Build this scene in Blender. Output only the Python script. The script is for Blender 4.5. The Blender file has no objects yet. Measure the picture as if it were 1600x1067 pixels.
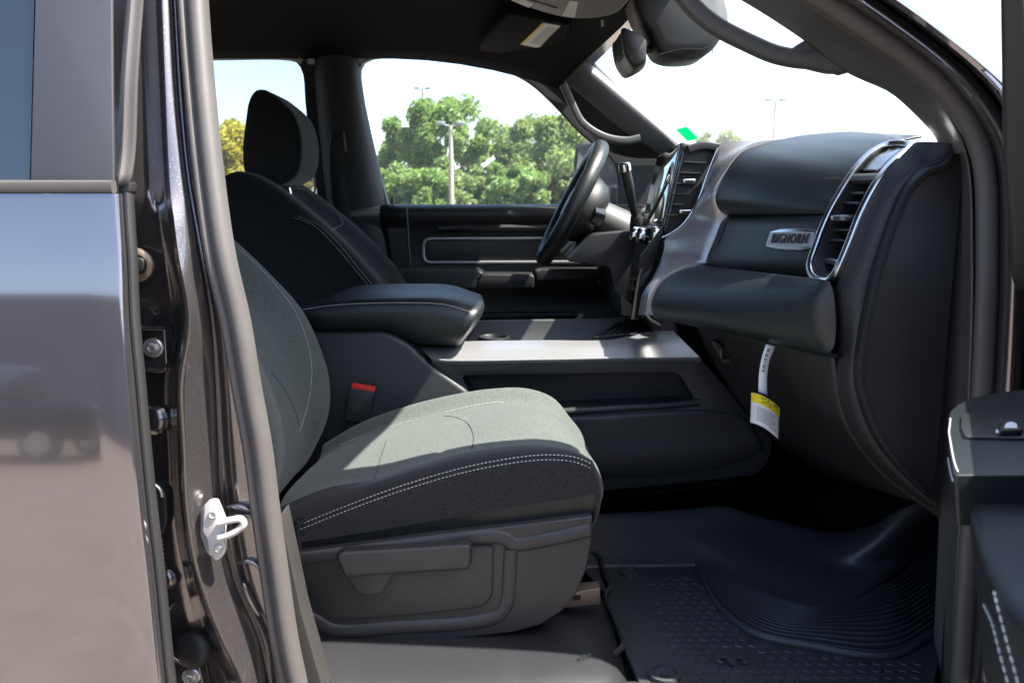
import bpy, bmesh, math, random
from mathutils import Vector, Matrix
random.seed(7)
R = math.radians
scene = bpy.context.scene
# ---------------------------------------------------------------- camera
PITCH = R(9.45); ZC = 1.60; FPX = 1280.0
cd = bpy.data.cameras.new('camera'); cam = bpy.data.objects.new('camera', cd)
scene.collection.objects.link(cam); scene.camera = cam
cam.location = (0, 0, ZC); cam.rotation_euler = (math.pi/2 - PITCH, 0, 0)
cd.sensor_width = 36; cd.lens = 28.8; cd.clip_start = 0.02; cd.clip_end = 3000
cd.dof.use_dof = True; cd.dof.focus_distance = 1.55; cd.dof.aperture_fstop = 8.0
# ---------------------------------------------------------------- sky, sun, exposure
SUN_DIR = Vector((0.62, -0.18, 1.0)).normalized()        # towards the sun
sun_el = math.asin(SUN_DIR.z)
world = bpy.data.worlds.new('World'); scene.world = world; world.use_nodes = True
wn = world.node_tree; bg = wn.nodes['Background']
sky = wn.nodes.new('ShaderNodeTexSky'); sky.sky_type = 'NISHITA'; sky.sun_disc = False
sky.sun_elevation = sun_el; sky.sun_rotation = math.atan2(SUN_DIR.x, SUN_DIR.y)
sky.air_density = .9; sky.dust_density = 2.2; sky.ozone_density = 1.0
wn.links.new(sky.outputs[0], bg.inputs[0]); bg.inputs[1].default_value = 0.135
sl = bpy.data.lights.new('sun', 'SUN'); sl.energy = 5.0; sl.angle = R(0.53); sl.color = (1.0, 0.95, 0.87)
so = bpy.data.objects.new('sun', sl); scene.collection.objects.link(so)
so.rotation_euler = SUN_DIR.to_track_quat('Z', 'Y').to_euler(); so.location = (3, -2, 8)
vs = scene.view_settings; vs.view_transform = 'Standard'; vs.look = 'None'; vs.gamma = 1.0
vs.use_curve_mapping = False; vs.exposure = 2.05
scene.render.engine = 'CYCLES'
scene.cycles.transparent_max_bounces = 16; scene.cycles.max_bounces = 8
scene.cycles.caustics_reflective = False; scene.cycles.caustics_refractive = False
# ---------------------------------------------------------------- measuring: sight lines of the photograph
CP, SP = math.cos(PITCH), math.sin(PITCH)
def ray(px, py):
    u = (px-800)/FPX; v = (533.5-py)/FPX
    return Vector((u, CP+v*SP, -SP+v*CP))
def W(px, py, Y):
    d = ray(px, py); t = Y/d.y
    return Vector((d.x*t, Y, ZC+d.z*t))
def WZ(px, py, z):
    d = ray(px, py); t = (z-ZC)/d.z
    return Vector((d.x*t, d.y*t, z))
def WX(px, py, X):
    d = ray(px, py); t = X/d.x
    return Vector((X, d.y*t, ZC+d.z*t))
def WP(pts, Y): return [W(x, y, Y) for x, y in pts]
# ---------------------------------------------------------------- curves
def cr(pts, n, closed=False):
    pts = [Vector(p) for p in pts]
    if len(pts) == 2 and not closed:
        return [pts[0].lerp(pts[1], i/(n-1)) for i in range(n)]
    P = ([pts[-1]]+pts+[pts[0], pts[1]]) if closed else ([2*pts[0]-pts[1]]+pts+[2*pts[-1]-pts[-2]])
    segs = len(P)-3
    ds = []; dense = []
    for s in range(segs):
        p0, p1, p2, p3 = P[s:s+4]
        t0 = 0; t1 = t0+max(1e-6, (p1-p0).length)**.5; t2 = t1+max(1e-6, (p2-p1).length)**.5; t3 = t2+max(1e-6, (p3-p2).length)**.5
        for k in range(16):
            t = t1+(t2-t1)*k/16
            A1 = (t1-t)/(t1-t0)*p0+(t-t0)/(t1-t0)*p1
            A2 = (t2-t)/(t2-t1)*p1+(t-t1)/(t2-t1)*p2
            A3 = (t3-t)/(t3-t2)*p2+(t-t2)/(t3-t2)*p3
            B1 = (t2-t)/(t2-t0)*A1+(t-t0)/(t2-t0)*A2
            B2 = (t3-t)/(t3-t1)*A2+(t-t1)/(t3-t1)*A3
            dense.append((t2-t)/(t2-t1)*B1+(t-t1)/(t2-t1)*B2)
    dense.append(P[-2].copy())
    L = [0]
    for a, b in zip(dense, dense[1:]): L.append(L[-1]+(b-a).length)
    out = []; j = 0
    m = n if closed else n-1
    for i in range(n):
        d = L[-1]*i/m
        while j < len(L)-2 and L[j+1] < d: j += 1
        f = (d-L[j])/max(1e-9, L[j+1]-L[j])
        out.append(dense[j].lerp(dense[j+1], min(1, max(0, f))))
    return out
def roundpoly(pts, r, seg=4):
    """polygon with its corners rounded by radius r"""
    pts = [Vector(p) for p in pts]; out = []; n = len(pts)
    for i in range(n):
        a, b, c = pts[i-1], pts[i], pts[(i+1) % n]
        d1 = (a-b); d2 = (c-b); l = min(r, d1.length*.45, d2.length*.45)
        s = b+d1.normalized()*l; e = b+d2.normalized()*l
        for k in range(seg+1):
            t = k/seg; out.append((1-t)**2*s+2*t*(1-t)*b+t*t*e)
    return out
# ---------------------------------------------------------------- objects
COL = scene.collection
def wloc(p):
    v = Vector((0, 0, 0))
    while p is not None: v = v+p.location; p = p.parent
    return v
def link(name, me, parent=None):
    o = bpy.data.objects.new(name, me); COL.objects.link(o)
    if parent is not None: o.parent = parent
    return o
def obj(name, verts, faces, mat, parent=None, smooth=35, base=None, fm=None):
    me = bpy.data.meshes.new(name)
    off = wloc(parent) if parent is not None else (base if base is not None else Vector((0, 0, 0)))
    me.from_pydata([tuple(Vector(v)-off) for v in verts], [], faces)
    mats = mat if isinstance(mat, (list, tuple)) else [mat]
    for m in mats: me.materials.append(m)
    if fm:
        for p, i in zip(me.polygons, fm): p.material_index = i
    bm = bmesh.new(); bm.from_mesh(me)
    bmesh.ops.recalc_face_normals(bm, faces=bm.faces); bm.to_mesh(me); bm.free()
    finish(me, smooth)
    o = link(name, me, parent)
    if parent is None: o.location = off
    return o
def finish(me, smooth):
    if smooth:
        for p in me.polygons: p.use_smooth = True
        me.set_sharp_from_angle(angle=R(smooth))
def bmobj(name, bm, mat, parent=None, smooth=35, base=None):
    me = bpy.data.meshes.new(name)
    off = wloc(parent) if parent is not None else (base if base is not None else Vector((0, 0, 0)))
    bmesh.ops.translate(bm, verts=bm.verts, vec=-off)
    bmesh.ops.recalc_face_normals(bm, faces=bm.faces)
    bm.to_mesh(me); bm.free(); me.materials.append(mat); finish(me, smooth)
    o = link(name, me, parent)
    if parent is None: o.location = off
    return o
def thing(name, label, cat, loc=(0, 0, 0), group=None):
    o = bpy.data.objects.new(name, None); COL.objects.link(o); o.location = loc
    o.empty_display_size = 0.1
    return tag(o, label, cat, group)
def tag(o, label, cat, group=None):
    o['label'] = label; o['category'] = cat
    if group: o['group'] = group
    return o
# ---------------------------------------------------------------- shapes
def prism(name, poly, vec, mat, parent=None, bevel=0.004, seg=3, smooth=35, base=None):
    """closed polygon extruded by vec with rounded edges"""
    bm = bmesh.new(); vec = Vector(vec)
    a = [bm.verts.new(p) for p in poly]; b = [bm.verts.new(Vector(p)+vec) for p in poly]; n = len(a)
    bm.faces.new(a); bm.faces.new(b[::-1])
    for i in range(n): bm.faces.new((a[i], b[i], b[(i+1) % n], a[(i+1) % n]))
    bmesh.ops.recalc_face_normals(bm, faces=bm.faces)
    if bevel:
        es = [e for e in bm.edges if len(e.link_faces) == 2 and e.calc_face_angle(0) > R(40)]
        bmesh.ops.bevel(bm, geom=es, offset=bevel, segments=seg, profile=0.5, affect='EDGES', clamp_overlap=True)
    return bmobj(name, bm, mat, parent, smooth, base)
def box(name, c, s, mat, parent=None, bevel=0.003, rot=None, smooth=35, base=None):
    M = (rot.to_matrix() if hasattr(rot, 'to_matrix') else rot) if rot else Matrix.Identity(3)
    h = [s[0]/2, s[1]/2, s[2]/2]; c = Vector(c)
    poly = [c+M@Vector((x*h[0], -h[1], z*h[2])) for x, z in ((-1, -1), (1, -1), (1, 1), (-1, 1))]
    return prism(name, poly, M@Vector((0, s[1], 0)), mat, parent, bevel, 3, smooth, base)
def grid(name, g, mat, parent=None, thick=0, closed_u=False, closed_v=False, caps=False, smooth=50, base=None, offset=-1):
    n = len(g); m = len(g[0]); V = [p for r in g for p in r]; F = []
    for i in range(n if closed_u else n-1):
        for j in range(m if closed_v else m-1):
            a, b = i, (i+1) % n; c, d = j, (j+1) % m
            F.append((a*m+c, b*m+c, b*m+d, a*m+d))
    if caps:
        F.append(tuple(range(m))); F.append(tuple((n-1)*m+j for j in range(m)))
    o = obj(name, V, F, mat, parent, smooth, base)
    if thick:
        s = o.modifiers.new('s', 'SOLIDIFY'); s.thickness = abs(thick); s.offset = offset if thick > 0 else -offset
    return o
def surf(paths, n, m):
    """paths: control polylines running the same way; returns an n x m grid through them"""
    S = [cr(p, n) for p in paths]
    return [cr([s[i] for s in S], m) for i in range(n)]
def sweep(name, path, prof, mat, parent=None, ref=(0, 1, 0), closed=False, caps=True, smooth=50, taper=None, base=None):
    """prof: list of (a,b): a along the side vector, b along the reference direction"""
    n = len(path); ref = Vector(ref); g = []
    for i, p in enumerate(path):
        q = path[(i+1) % n] if (closed or i < n-1) else p
        o = path[i-1] if (closed or i > 0) else p
        t = (Vector(q)-Vector(o)).normalized()
        up = (ref-t*ref.dot(t)).normalized(); sd = t.cross(up)
        k = taper(i/(n-1)) if taper else 1
        g.append([Vector(p)+sd*a*k+up*b*k for a, b in prof])
    return grid(name, g, mat, parent, 0, closed, True, caps and not closed, smooth, base)
def ell(a, b, n=10, c=(0, 0)): return [(c[0]+a*math.cos(2*math.pi*i/n), c[1]+b*math.sin(2*math.pi*i/n)) for i in range(n)]
def rrect(a, b, r, seg=3):
    out = []
    for cx, cy, s in ((a-r, b-r, 0), (-a+r, b-r, 1), (-a+r, -b+r, 2), (a-r, -b+r, 3)):
        for k in range(seg+1):
            t = (s+k/seg)*math.pi/2; out.append((cx+r*math.cos(t), cy+r*math.sin(t)))
    return out
def lathe(name, prof, c, axis, mat, parent=None, n=24, smooth=35, base=None):
    axis = Vector(axis).normalized(); s = axis.orthogonal().normalized(); t = axis.cross(s); c = Vector(c)
    g = [[c+axis*h+(s*math.cos(2*math.pi*k/n)+t*math.sin(2*math.pi*k/n))*max(r, 1e-5) for k in range(n)] for r, h in prof]
    return grid(name, g, mat, parent, 0, False, True, True, smooth, base)
def bolt(name, c, axis, r, mat, parent):
    """flanged hex bolt head with a socket, one mesh"""
    axis = Vector(axis).normalized(); s = axis.orthogonal().normalized(); t = axis.cross(s); c = Vector(c); V = []; F = []
    for prof, n, h0 in (([(r*1.75, 0), (r*1.75, r*.25), (r*1.55, r*.4), (r*.5, r*.42)], 20, 0), ([(r, 0), (r, r*.75), (r*.86, r*.9), (r*.5, r*.9), (r*.4, r*.6), (0, r*.6)], 6, r*.4)):
        b0 = len(V)
        for q, h in prof:
            for k in range(n): V.append(c+axis*(h+h0)+(s*math.cos(2*math.pi*k/n)+t*math.sin(2*math.pi*k/n))*max(q, 1e-5))
        for i in range(len(prof)-1):
            for k in range(n): F.append((b0+i*n+k, b0+i*n+(k+1) % n, b0+(i+1)*n+(k+1) % n, b0+(i+1)*n+k))
    return obj(name, V, F, mat, parent, 25)
def stitch(name, path, mat, parent, length=.0042, gap=.0022, r=.0007, normal=(0, -1, 0)):
    """a line of single thread stitches"""
    L = [0]
    for a, b in zip(path, path[1:]): L.append(L[-1]+(b-a).length)
    def at(d):
        d = max(0, min(L[-1], d))
        for i in range(len(path)-1):
            if L[i+1] >= d: return path[i].lerp(path[i+1], (d-L[i])/max(1e-9, L[i+1]-L[i]))
        return path[-1]
    V = []; F = []; d = 0; nv = Vector(normal)
    while d+length < L[-1]:
        a, c = at(d), at(d+length); t = (c-a).normalized(); s = t.cross(nv).normalized(); u = s.cross(t)
        b0 = len(V)
        for p, k in ((a, .5), (a.lerp(c, .25), 1), (a.lerp(c, .75), 1), (c, .5)):
            for q in range(5):
                w = 2*math.pi*q/5; V.append(p+(s*math.cos(w)+u*math.sin(w))*r*k)
        for i in range(3):
            for q in range(5):
                F.append((b0+i*5+q, b0+i*5+(q+1) % 5, b0+i*5+5+(q+1) % 5, b0+i*5+5+q))
        d += length+gap
    o = obj(name, V, F, mat, parent, 60); o['kind'] = 'stuff'
    return o
from mathutils.bvhtree import BVHTree
_bvh = {}
def hit(o, px, py, lift=.001, fallback=None):
    """where the sight line of a pixel meets an object's surface"""
    if o.name not in _bvh:
        off = wloc(o); me = o.data
        _bvh[o.name] = BVHTree.FromPolygons([v.co+off for v in me.vertices], [tuple(p.vertices) for p in me.polygons])
    d = ray(px, py).normalized(); h = _bvh[o.name].ray_cast(Vector((0, 0, ZC)), d)
    if h[0] is None: return fallback
    n = h[1] if h[1].dot(d) < 0 else -h[1]
    return h[0]+n*lift
def hits(o, pts, lift=.001, n=60):
    P = cr([Vector((x, y, 0)) for x, y in pts], n)
    return [q for q in (hit(o, p.x, p.y, lift) for p in P) if q is not None]
def holed(name, outer, holes, vec, mat, parent=None, smooth=35, base=None, bevel=0):
    """flat polygon with holes, given thickness along vec"""
    bm = bmesh.new(); es = []
    for loop in [outer]+holes:
        vs_ = [bm.verts.new(p) for p in loop]
        for i in range(len(vs_)): es.append(bm.edges.new((vs_[i], vs_[(i+1) % len(vs_)])))
    r = bmesh.ops.triangle_fill(bm, edges=es, use_beauty=True, use_dissolve=False)
    fs = [f for f in r['geom'] if isinstance(f, bmesh.types.BMFace)]
    e = bmesh.ops.extrude_face_region(bm, geom=fs)
    bmesh.ops.translate(bm, verts=[v for v in e['geom'] if isinstance(v, bmesh.types.BMVert)], vec=Vector(vec))
    bmesh.ops.recalc_face_normals(bm, faces=bm.faces)
    if bevel:
        be = [x for x in bm.edges if len(x.link_faces) == 2 and x.calc_face_angle(0) > R(60)]
        bmesh.ops.bevel(bm, geom=be, offset=bevel, segments=2, profile=.5, affect='EDGES', clamp_overlap=True)
    return bmobj(name, bm, mat, parent, smooth, base)
def text(name, s, loc, size, mat, parent, M, depth=.0006, align='CENTER', sx=1.0, space=1.0):
    cu = bpy.data.curves.new(name, 'FONT'); cu.body = s; cu.size = size; cu.extrude = depth
    cu.align_x = align; cu.align_y = 'CENTER'; cu.resolution_u = 3; cu.space_character = space
    t = bpy.data.objects.new(name, cu); COL.objects.link(t)
    dg = bpy.context.evaluated_depsgraph_get()
    me = bpy.data.meshes.new_from_object(t.evaluated_get(dg)); bpy.data.objects.remove(t)
    M4 = Matrix.Translation(Vector(loc)-wloc(parent))@M.to_4x4()@Matrix.Diagonal((sx, 1, 1, 1))
    me.transform(M4); me.materials.clear(); me.materials.append(mat)
    return link(name, me, parent)
def frame(xa, ya):
    """rotation whose x and y axes run along xa and ya (approximately)"""
    x = Vector(xa).normalized(); z = x.cross(Vector(ya)).normalized(); y = z.cross(x)
    return Matrix((x, y, z)).transposed()
# ---------------------------------------------------------------- materials
def mat(name, col, rough=.5, metal=0, bump=0, bscale=400, spec=.5, coat=0, var=0, vscale=30, kind='noise', sheen=0, coatr=.03, rvar=0):
    m = bpy.data.materials.new(name); m.use_nodes = True; nt = m.node_tree; b = nt.nodes['Principled BSDF']
    b.inputs['Base Color'].default_value = (*col, 1); b.inputs['Roughness'].default_value = rough
    b.inputs['Metallic'].default_value = metal; b.inputs['Specular IOR Level'].default_value = spec
    b.inputs['Coat Weight'].default_value = coat; b.inputs['Coat Roughness'].default_value = coatr
    if sheen: b.inputs['Sheen Weight'].default_value = sheen
    tc = nt.nodes.new('ShaderNodeTexCoord')
    if bump:
        if kind == 'voronoi':
            t = nt.nodes.new('ShaderNodeTexVoronoi'); t.inputs['Scale'].default_value = bscale; t.feature = 'DISTANCE_TO_EDGE'; h = t.outputs['Distance']
        else:
            t = nt.nodes.new('ShaderNodeTexNoise'); t.inputs['Scale'].default_value = bscale; t.inputs['Detail'].default_value = 3; h = t.outputs['Fac']
        nt.links.new(tc.outputs['Object'], t.inputs['Vector'])
        bu = nt.nodes.new('ShaderNodeBump'); bu.inputs['Strength'].default_value = bump; bu.inputs['Distance'].default_value = .001
        nt.links.new(h, bu.inputs['Height']); nt.links.new(bu.outputs[0], b.inputs['Normal'])
    if var:
        n = nt.nodes.new('ShaderNodeTexNoise'); n.inputs['Scale'].default_value = vscale; n.inputs['Detail'].default_value = 5
        nt.links.new(tc.outputs['Object'], n.inputs['Vector'])
        mr = nt.nodes.new('ShaderNodeMapRange'); mr.inputs[1].default_value = .3; mr.inputs[2].default_value = .7
        mr.inputs[3].default_value = 1-var; mr.inputs[4].default_value = 1+var
        nt.links.new(n.outputs['Fac'], mr.inputs[0])
        mx = nt.nodes.new('ShaderNodeMix'); mx.data_type = 'RGBA'; mx.blend_type = 'MULTIPLY'; mx.inputs[0].default_value = 1
        mx.inputs[6].default_value = (*col, 1); nt.links.new(mr.outputs[0], mx.inputs[7]); nt.links.new(mx.outputs[2], b.inputs['Base Color'])
    if rvar:
        n = nt.nodes.new('ShaderNodeTexNoise'); n.inputs['Scale'].default_value = 9; n.inputs['Detail'].default_value = 6
        nt.links.new(tc.outputs['Object'], n.inputs['Vector'])
        mr = nt.nodes.new('ShaderNodeMapRange'); mr.inputs[1].default_value = .3; mr.inputs[2].default_value = .7
        mr.inputs[3].default_value = max(.02, rough-rvar); mr.inputs[4].default_value = rough+rvar
        nt.links.new(n.outputs['Fac'], mr.inputs[0]); nt.links.new(mr.outputs[0], b.inputs['Roughness'])
    return m
def paint_mat(name, col, metal, rough, flake):
    m = mat(name, col, rough, metal, coat=1.0, coatr=.02); nt = m.node_tree; b = nt.nodes['Principled BSDF']
    tc = nt.nodes.new('ShaderNodeTexCoord')
    v = nt.nodes.new('ShaderNodeTexVoronoi'); v.inputs['Scale'].default_value = 1500
    nt.links.new(tc.outputs['Object'], v.inputs['Vector'])
    s = nt.nodes.new('ShaderNodeSeparateColor'); nt.links.new(v.outputs['Color'], s.inputs[0])
    cmpn = nt.nodes.new('ShaderNodeMath'); cmpn.operation = 'GREATER_THAN'; cmpn.inputs[1].default_value = 1-flake
    nt.links.new(s.outputs[0], cmpn.inputs[0])
    mx = nt.nodes.new('ShaderNodeMix'); mx.data_type = 'RGBA'; mx.inputs[6].default_value = (*col, 1)
    mx.inputs[7].default_value = (.75, .68, .64, 1)
    nt.links.new(cmpn.outputs[0], mx.inputs[0]); nt.links.new(mx.outputs[2], b.inputs['Base Color'])
    return m
def fabric_mat(name, col, dark=.72, scale=1700):
    """heathered woven cloth: two sets of threads"""
    m = mat(name, col, .92, sheen=.15, spec=.15); nt = m.node_tree; b = nt.nodes['Principled BSDF']
    tc = nt.nodes.new('ShaderNodeTexCoord')
    n1 = nt.nodes.new('ShaderNodeTexNoise'); n1.inputs['Scale'].default_value = scale*.45; n1.inputs['Detail'].default_value = 2
    mp = nt.nodes.new('ShaderNodeMapping'); mp.inputs['Scale'].default_value = (.35, 1.2, .35)
    nt.links.new(tc.outputs['Object'], mp.inputs[0]); nt.links.new(mp.outputs[0], n1.inputs['Vector'])
    n2 = nt.nodes.new('ShaderNodeTexNoise'); n2.inputs['Scale'].default_value = scale*.5; n2.inputs['Detail'].default_value = 2
    nt.links.new(tc.outputs['Object'], n2.inputs['Vector'])
    ad = nt.nodes.new('ShaderNodeMath'); ad.operation = 'ADD'; nt.links.new(n1.outputs['Fac'], ad.inputs[0]); nt.links.new(n2.outputs['Fac'], ad.inputs[1])
    mr = nt.nodes.new('ShaderNodeMapRange'); mr.inputs[1].default_value = .8; mr.inputs[2].default_value = 1.2
    mr.inputs[3].default_value = dark; mr.inputs[4].default_value = 1.42
    nt.links.new(ad.outputs[0], mr.inputs[0])
    mx = nt.nodes.new('ShaderNodeMix'); mx.data_type = 'RGBA'; mx.blend_type = 'MULTIPLY'; mx.inputs[0].default_value = 1
    mx.inputs[6].default_value = (*col, 1); nt.links.new(mr.outputs[0], mx.inputs[7]); nt.links.new(mx.outputs[2], b.inputs['Base Color'])
    bu = nt.nodes.new('ShaderNodeBump'); bu.inputs['Strength'].default_value = .5; bu.inputs['Distance'].default_value = .0006
    nt.links.new(ad.outputs[0], bu.inputs['Height']); nt.links.new(bu.outputs[0], b.inputs['Normal'])
    return m
def glass_mat(name, tint, refl=1.0, haze_film=.045):
    m = bpy.data.materials.new(name); m.use_nodes = True; nt = m.node_tree; nt.nodes.remove(nt.nodes['Principled BSDF'])
    tr = nt.nodes.new('ShaderNodeBsdfTransparent'); tr.inputs[0].default_value = (*tint, 1)
    gl = nt.nodes.new('ShaderNodeBsdfGlossy'); gl.inputs['Roughness'].default_value = .01
    lw = nt.nodes.new('ShaderNodeLayerWeight')
    pw = nt.nodes.new('ShaderNodeMath'); pw.operation = 'POWER'; pw.inputs[1].default_value = 5
    nt.links.new(lw.outputs['Facing'], pw.inputs[0])
    mu = nt.nodes.new('ShaderNodeMath'); mu.operation = 'MULTIPLY_ADD'; mu.inputs[1].default_value = .7*refl; mu.inputs[2].default_value = .05*refl
    nt.links.new(pw.outputs[0], mu.inputs[0])
    tl = nt.nodes.new('ShaderNodeBsdfTranslucent'); tl.inputs[0].default_value = (.9, .95, .95, 1)  # thin dust film, translucent white added as a pale glare veil over the view
    dm = nt.nodes.new('ShaderNodeMixShader'); dn = nt.nodes.new('ShaderNodeTexNoise'); dn.inputs['Scale'].default_value = 7; dn.inputs['Detail'].default_value = 8
    tc = nt.nodes.new('ShaderNodeTexCoord'); nt.links.new(tc.outputs['Object'], dn.inputs['Vector'])
    dr_ = nt.nodes.new('ShaderNodeMapRange'); dr_.inputs[3].default_value = haze_film*.5; dr_.inputs[4].default_value = haze_film*1.5
    nt.links.new(dn.outputs['Fac'], dr_.inputs[0]); nt.links.new(dr_.outputs[0], dm.inputs[0])
    nt.links.new(tr.outputs[0], dm.inputs[1]); nt.links.new(tl.outputs[0], dm.inputs[2]); tr = dm
    mx = nt.nodes.new('ShaderNodeMixShader'); nt.links.new(mu.outputs[0], mx.inputs[0])
    nt.links.new(tr.outputs[0], mx.inputs[1]); nt.links.new(gl.outputs[0], mx.inputs[2])
    nt.links.new(mx.outputs[0], nt.nodes['Material Output'].inputs[0]); return m
M = {}
M['paint'] = paint_mat('granite_paint', (.205, .193, .205), .9, .08, .0)
M['jamb'] = paint_mat('granite_paint_jamb', (.165, .15, .152), .85, .26, .010)
M['vinyl'] = mat('black_vinyl', (.010, .013, .014), .40, bump=.25, bscale=900, kind='voronoi', spec=.5)
M['vinyl_soft'] = mat('dash_vinyl', (.012, .0165, .018), .42, bump=.4, bscale=480, kind='voronoi', spec=.55)
M['plastic'] = mat('black_plastic', (.013, .0135, .0145), .48, bump=.2, bscale=1200, rvar=.06)
M['plastic_grain'] = mat('grained_plastic', (.017, .016, .019), .46, bump=.9, bscale=380, kind='voronoi')
M['grey_plastic'] = mat('grey_plastic', (.032, .0305, .030), .46, bump=.25, bscale=1400, var=.06, rvar=.05)
M['console'] = mat('console_plastic', (.019, .020, .0225), .46, bump=.25, bscale=1100, rvar=.05)
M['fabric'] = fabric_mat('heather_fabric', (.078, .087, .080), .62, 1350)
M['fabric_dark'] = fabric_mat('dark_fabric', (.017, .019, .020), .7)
M['bolster'] = fabric_mat('bolster_cloth', (.023, .023, .0235), .75, 1500)
M['thread'] = mat('thread', (.55, .54, .5), .7)
M['silver'] = mat('satin_silver', (.37, .365, .38), .34, .6, bump=.08, bscale=1500)
M['chrome'] = mat('chrome', (.75, .76, .78), .12, 1)
M['satin'] = mat('satin_chrome', (.62, .63, .65), .25, 1)
M['steel'] = mat('zinc_steel', (.62, .60, .58), .35, .75, var=.1, vscale=80)
M['whitemetal'] = mat('white_enamel_steel', (.5, .48, .46), .4, .1)
M['rubber'] = mat('seal_rubber', (.072, .066, .063), .55, bump=.3, bscale=600, var=.08, vscale=14)
M['rubber_dark'] = mat('black_rubber', (.014, .014, .014), .55)
M['mat'] = mat('mat_rubber', (.040, .041, .046), .48, bump=.25, bscale=500, rvar=.08)
M['carpet'] = mat('carpet', (.009, .009, .010), .95, bump=.8, bscale=900, spec=.1)
M['headliner'] = mat('headliner', (.0042, .0046, .005), .95, bump=.3, bscale=1200, spec=.1)
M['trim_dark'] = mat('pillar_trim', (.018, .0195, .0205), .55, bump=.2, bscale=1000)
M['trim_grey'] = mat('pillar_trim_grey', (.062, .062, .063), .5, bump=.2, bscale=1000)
M['gloss'] = mat('piano_black', (.006, .006, .007), .08, coat=.5)
M['screen'] = mat('screen_glass', (.008, .009, .010), .03, coat=1)
M['white'] = mat('white_paper', (.80, .80, .80), .6)
M['yellow'] = mat('yellow_print', (.85, .68, .01), .6)
M['ink'] = mat('black_ink', (.03, .03, .03), .6)
M['red'] = mat('red_plastic', (.62, .03, .02), .35)
M['green'] = mat('green_film', (.01, .55, .12), .4)
M['glass'] = glass_mat('window_glass', (.90, .94, .92), .8)
M['windshield'] = glass_mat('windshield_glass', (.92, .95, .93), .5)
M['privacy'] = mat('privacy_glass', (.006, .007, .009), .02, coat=1, spec=.8)
M['black_film'] = mat('black_applique', (.045, .045, .05), .38, bump=.3, bscale=1500)
M['grille'] = mat('speaker_grille', (.012, .012, .012), .5)
M['seam'] = mat('seam_cloth', (.03, .034, .032), .9)
M['tinted'] = glass_mat('tinted_glass', (.64, .65, .68), .8)
M['rail'] = mat('rail_steel', (.22, .17, .13), .4, .6)
M['cover'] = mat('cover_plastic', (.022, .022, .024), .36, bump=.3, bscale=900, rvar=.06)
M['legend'] = mat('switch_legend', (.75, .75, .8), .5)

def green_film():
    m = bpy.data.materials.new('green_film'); m.use_nodes = True; nt = m.node_tree; nt.nodes.remove(nt.nodes['Principled BSDF'])
    t = nt.nodes.new('ShaderNodeBsdfTranslucent'); t.inputs[0].default_value = (.02, .75, .2, 1)
    nt.links.new(t.outputs[0], nt.nodes['Material Output'].inputs[0]); return m
M['green_film'] = green_film()
# ================================================================ the ground and the truck's cab shell
def ground_mat():
    m = mat('asphalt', (.155, .128, .105), .9, bump=.6, bscale=60, var=.18, vscale=2.5); return m
M['asphalt'] = ground_mat()
g = obj('ground', [(-400, -400, 0), (400, -400, 0), (400, 400, 0), (-400, 400, 0)], [(0, 1, 2, 3)], M['asphalt'], smooth=0)
g['kind'] = 'structure'

cab = thing('pickup_truck', 'dark grey metallic crew cab pickup with its front passenger door open', 'truck', (-.4, 2.13, 0))
YN, YF = 1.16, 3.12
# ---- B-pillar: columns run down the pillar, each a feature line with its own depth
rows = [-160, 0, 150, 267, 318, 330, 400, 500, 600, 700, 800, 900, 1000, 1067, 1200]
def tumble(py):                              # the pillar leans inward above the belt line
    return .10*max(0, min(1.2, (420-py)/580))**1.25
def col(xs, Ys):
    if not isinstance(Ys, (list, tuple)): Ys = [Ys]*len(xs)
    return [W(x, y, Y+tumble(y)) for x, y, Y in zip(xs, rows, Ys)]
cols = [
 col([120, 130, 135, 140, 140, 140, 140, 145, 150, 155, 165, 175, 185, 190, 200], 1.215),
 col([200, 205, 206, 207, 207, 207, 205, 205, 205, 210, 215, 225, 240, 250, 262], [1.185]*5+[1.19, 1.2]+[1.225]*8),
 col([218, 222, 228, 233, 236, 240, 255, 268, 255, 262, 265, 275, 300, 330, 360], [1.185]*5+[1.19, 1.2]+[1.225]*8),
 col([224, 229, 235, 241, 242, 246, 262, 278, 268, 272, 278, 292, 320, 355, 385], [1.20]*4+[1.192, 1.19, 1.195]+[1.215]*8),
 col([238, 246, 253, 259, 262, 264, 272, 288, 276, 280, 285, 303, 340, 372, 402], [1.196]*4+[1.18, 1.172, 1.160]+[1.152]*8),
 col([246, 253, 259, 264, 268, 270, 279, 297, 288, 290, 295, 313, 349, 379, 408], [1.158]*4+[1.154, 1.152, 1.148]+[1.140]*8),
 col([258, 265, 272, 282, 290, 292, 302, 320, 325, 330, 335, 352, 392, 410, 438], [1.166]*7+[1.170]*8),
 col([262, 270, 278, 289, 297, 299, 310, 328, 336, 340, 345, 363, 404, 418, 446], [1.172]*7+[1.180]*8),
 col([265, 273, 282, 293, 301, 303, 316, 333, 341, 346, 353, 370, 412, 424, 452], [1.196]*15),
 col([270, 277, 286, 296, 305, 307, 320, 337, 347, 352, 362, 378, 420, 428, 456], [1.195]*15),
 col([273, 280, 290, 300, 309, 311, 324, 342, 352, 358, 367, 384, 424, 432, 460], [1.172]*15),
 col([300, 305, 312, 322, 330, 333, 345, 365, 382, 400, 412, 428, 443, 457, 482], [1.172]*15),
 col([308, 314, 322, 332, 340, 343, 355, 375, 392, 410, 422, 438, 453, 467, 492], [1.185]*15),
 col([312, 318, 328, 340, 348, 350, 361, 381, 398, 414, 430, 444, 459, 474, 500], [1.25]*15),
]
NR = 90
S = [cr(c, NR) for c in cols]
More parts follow.
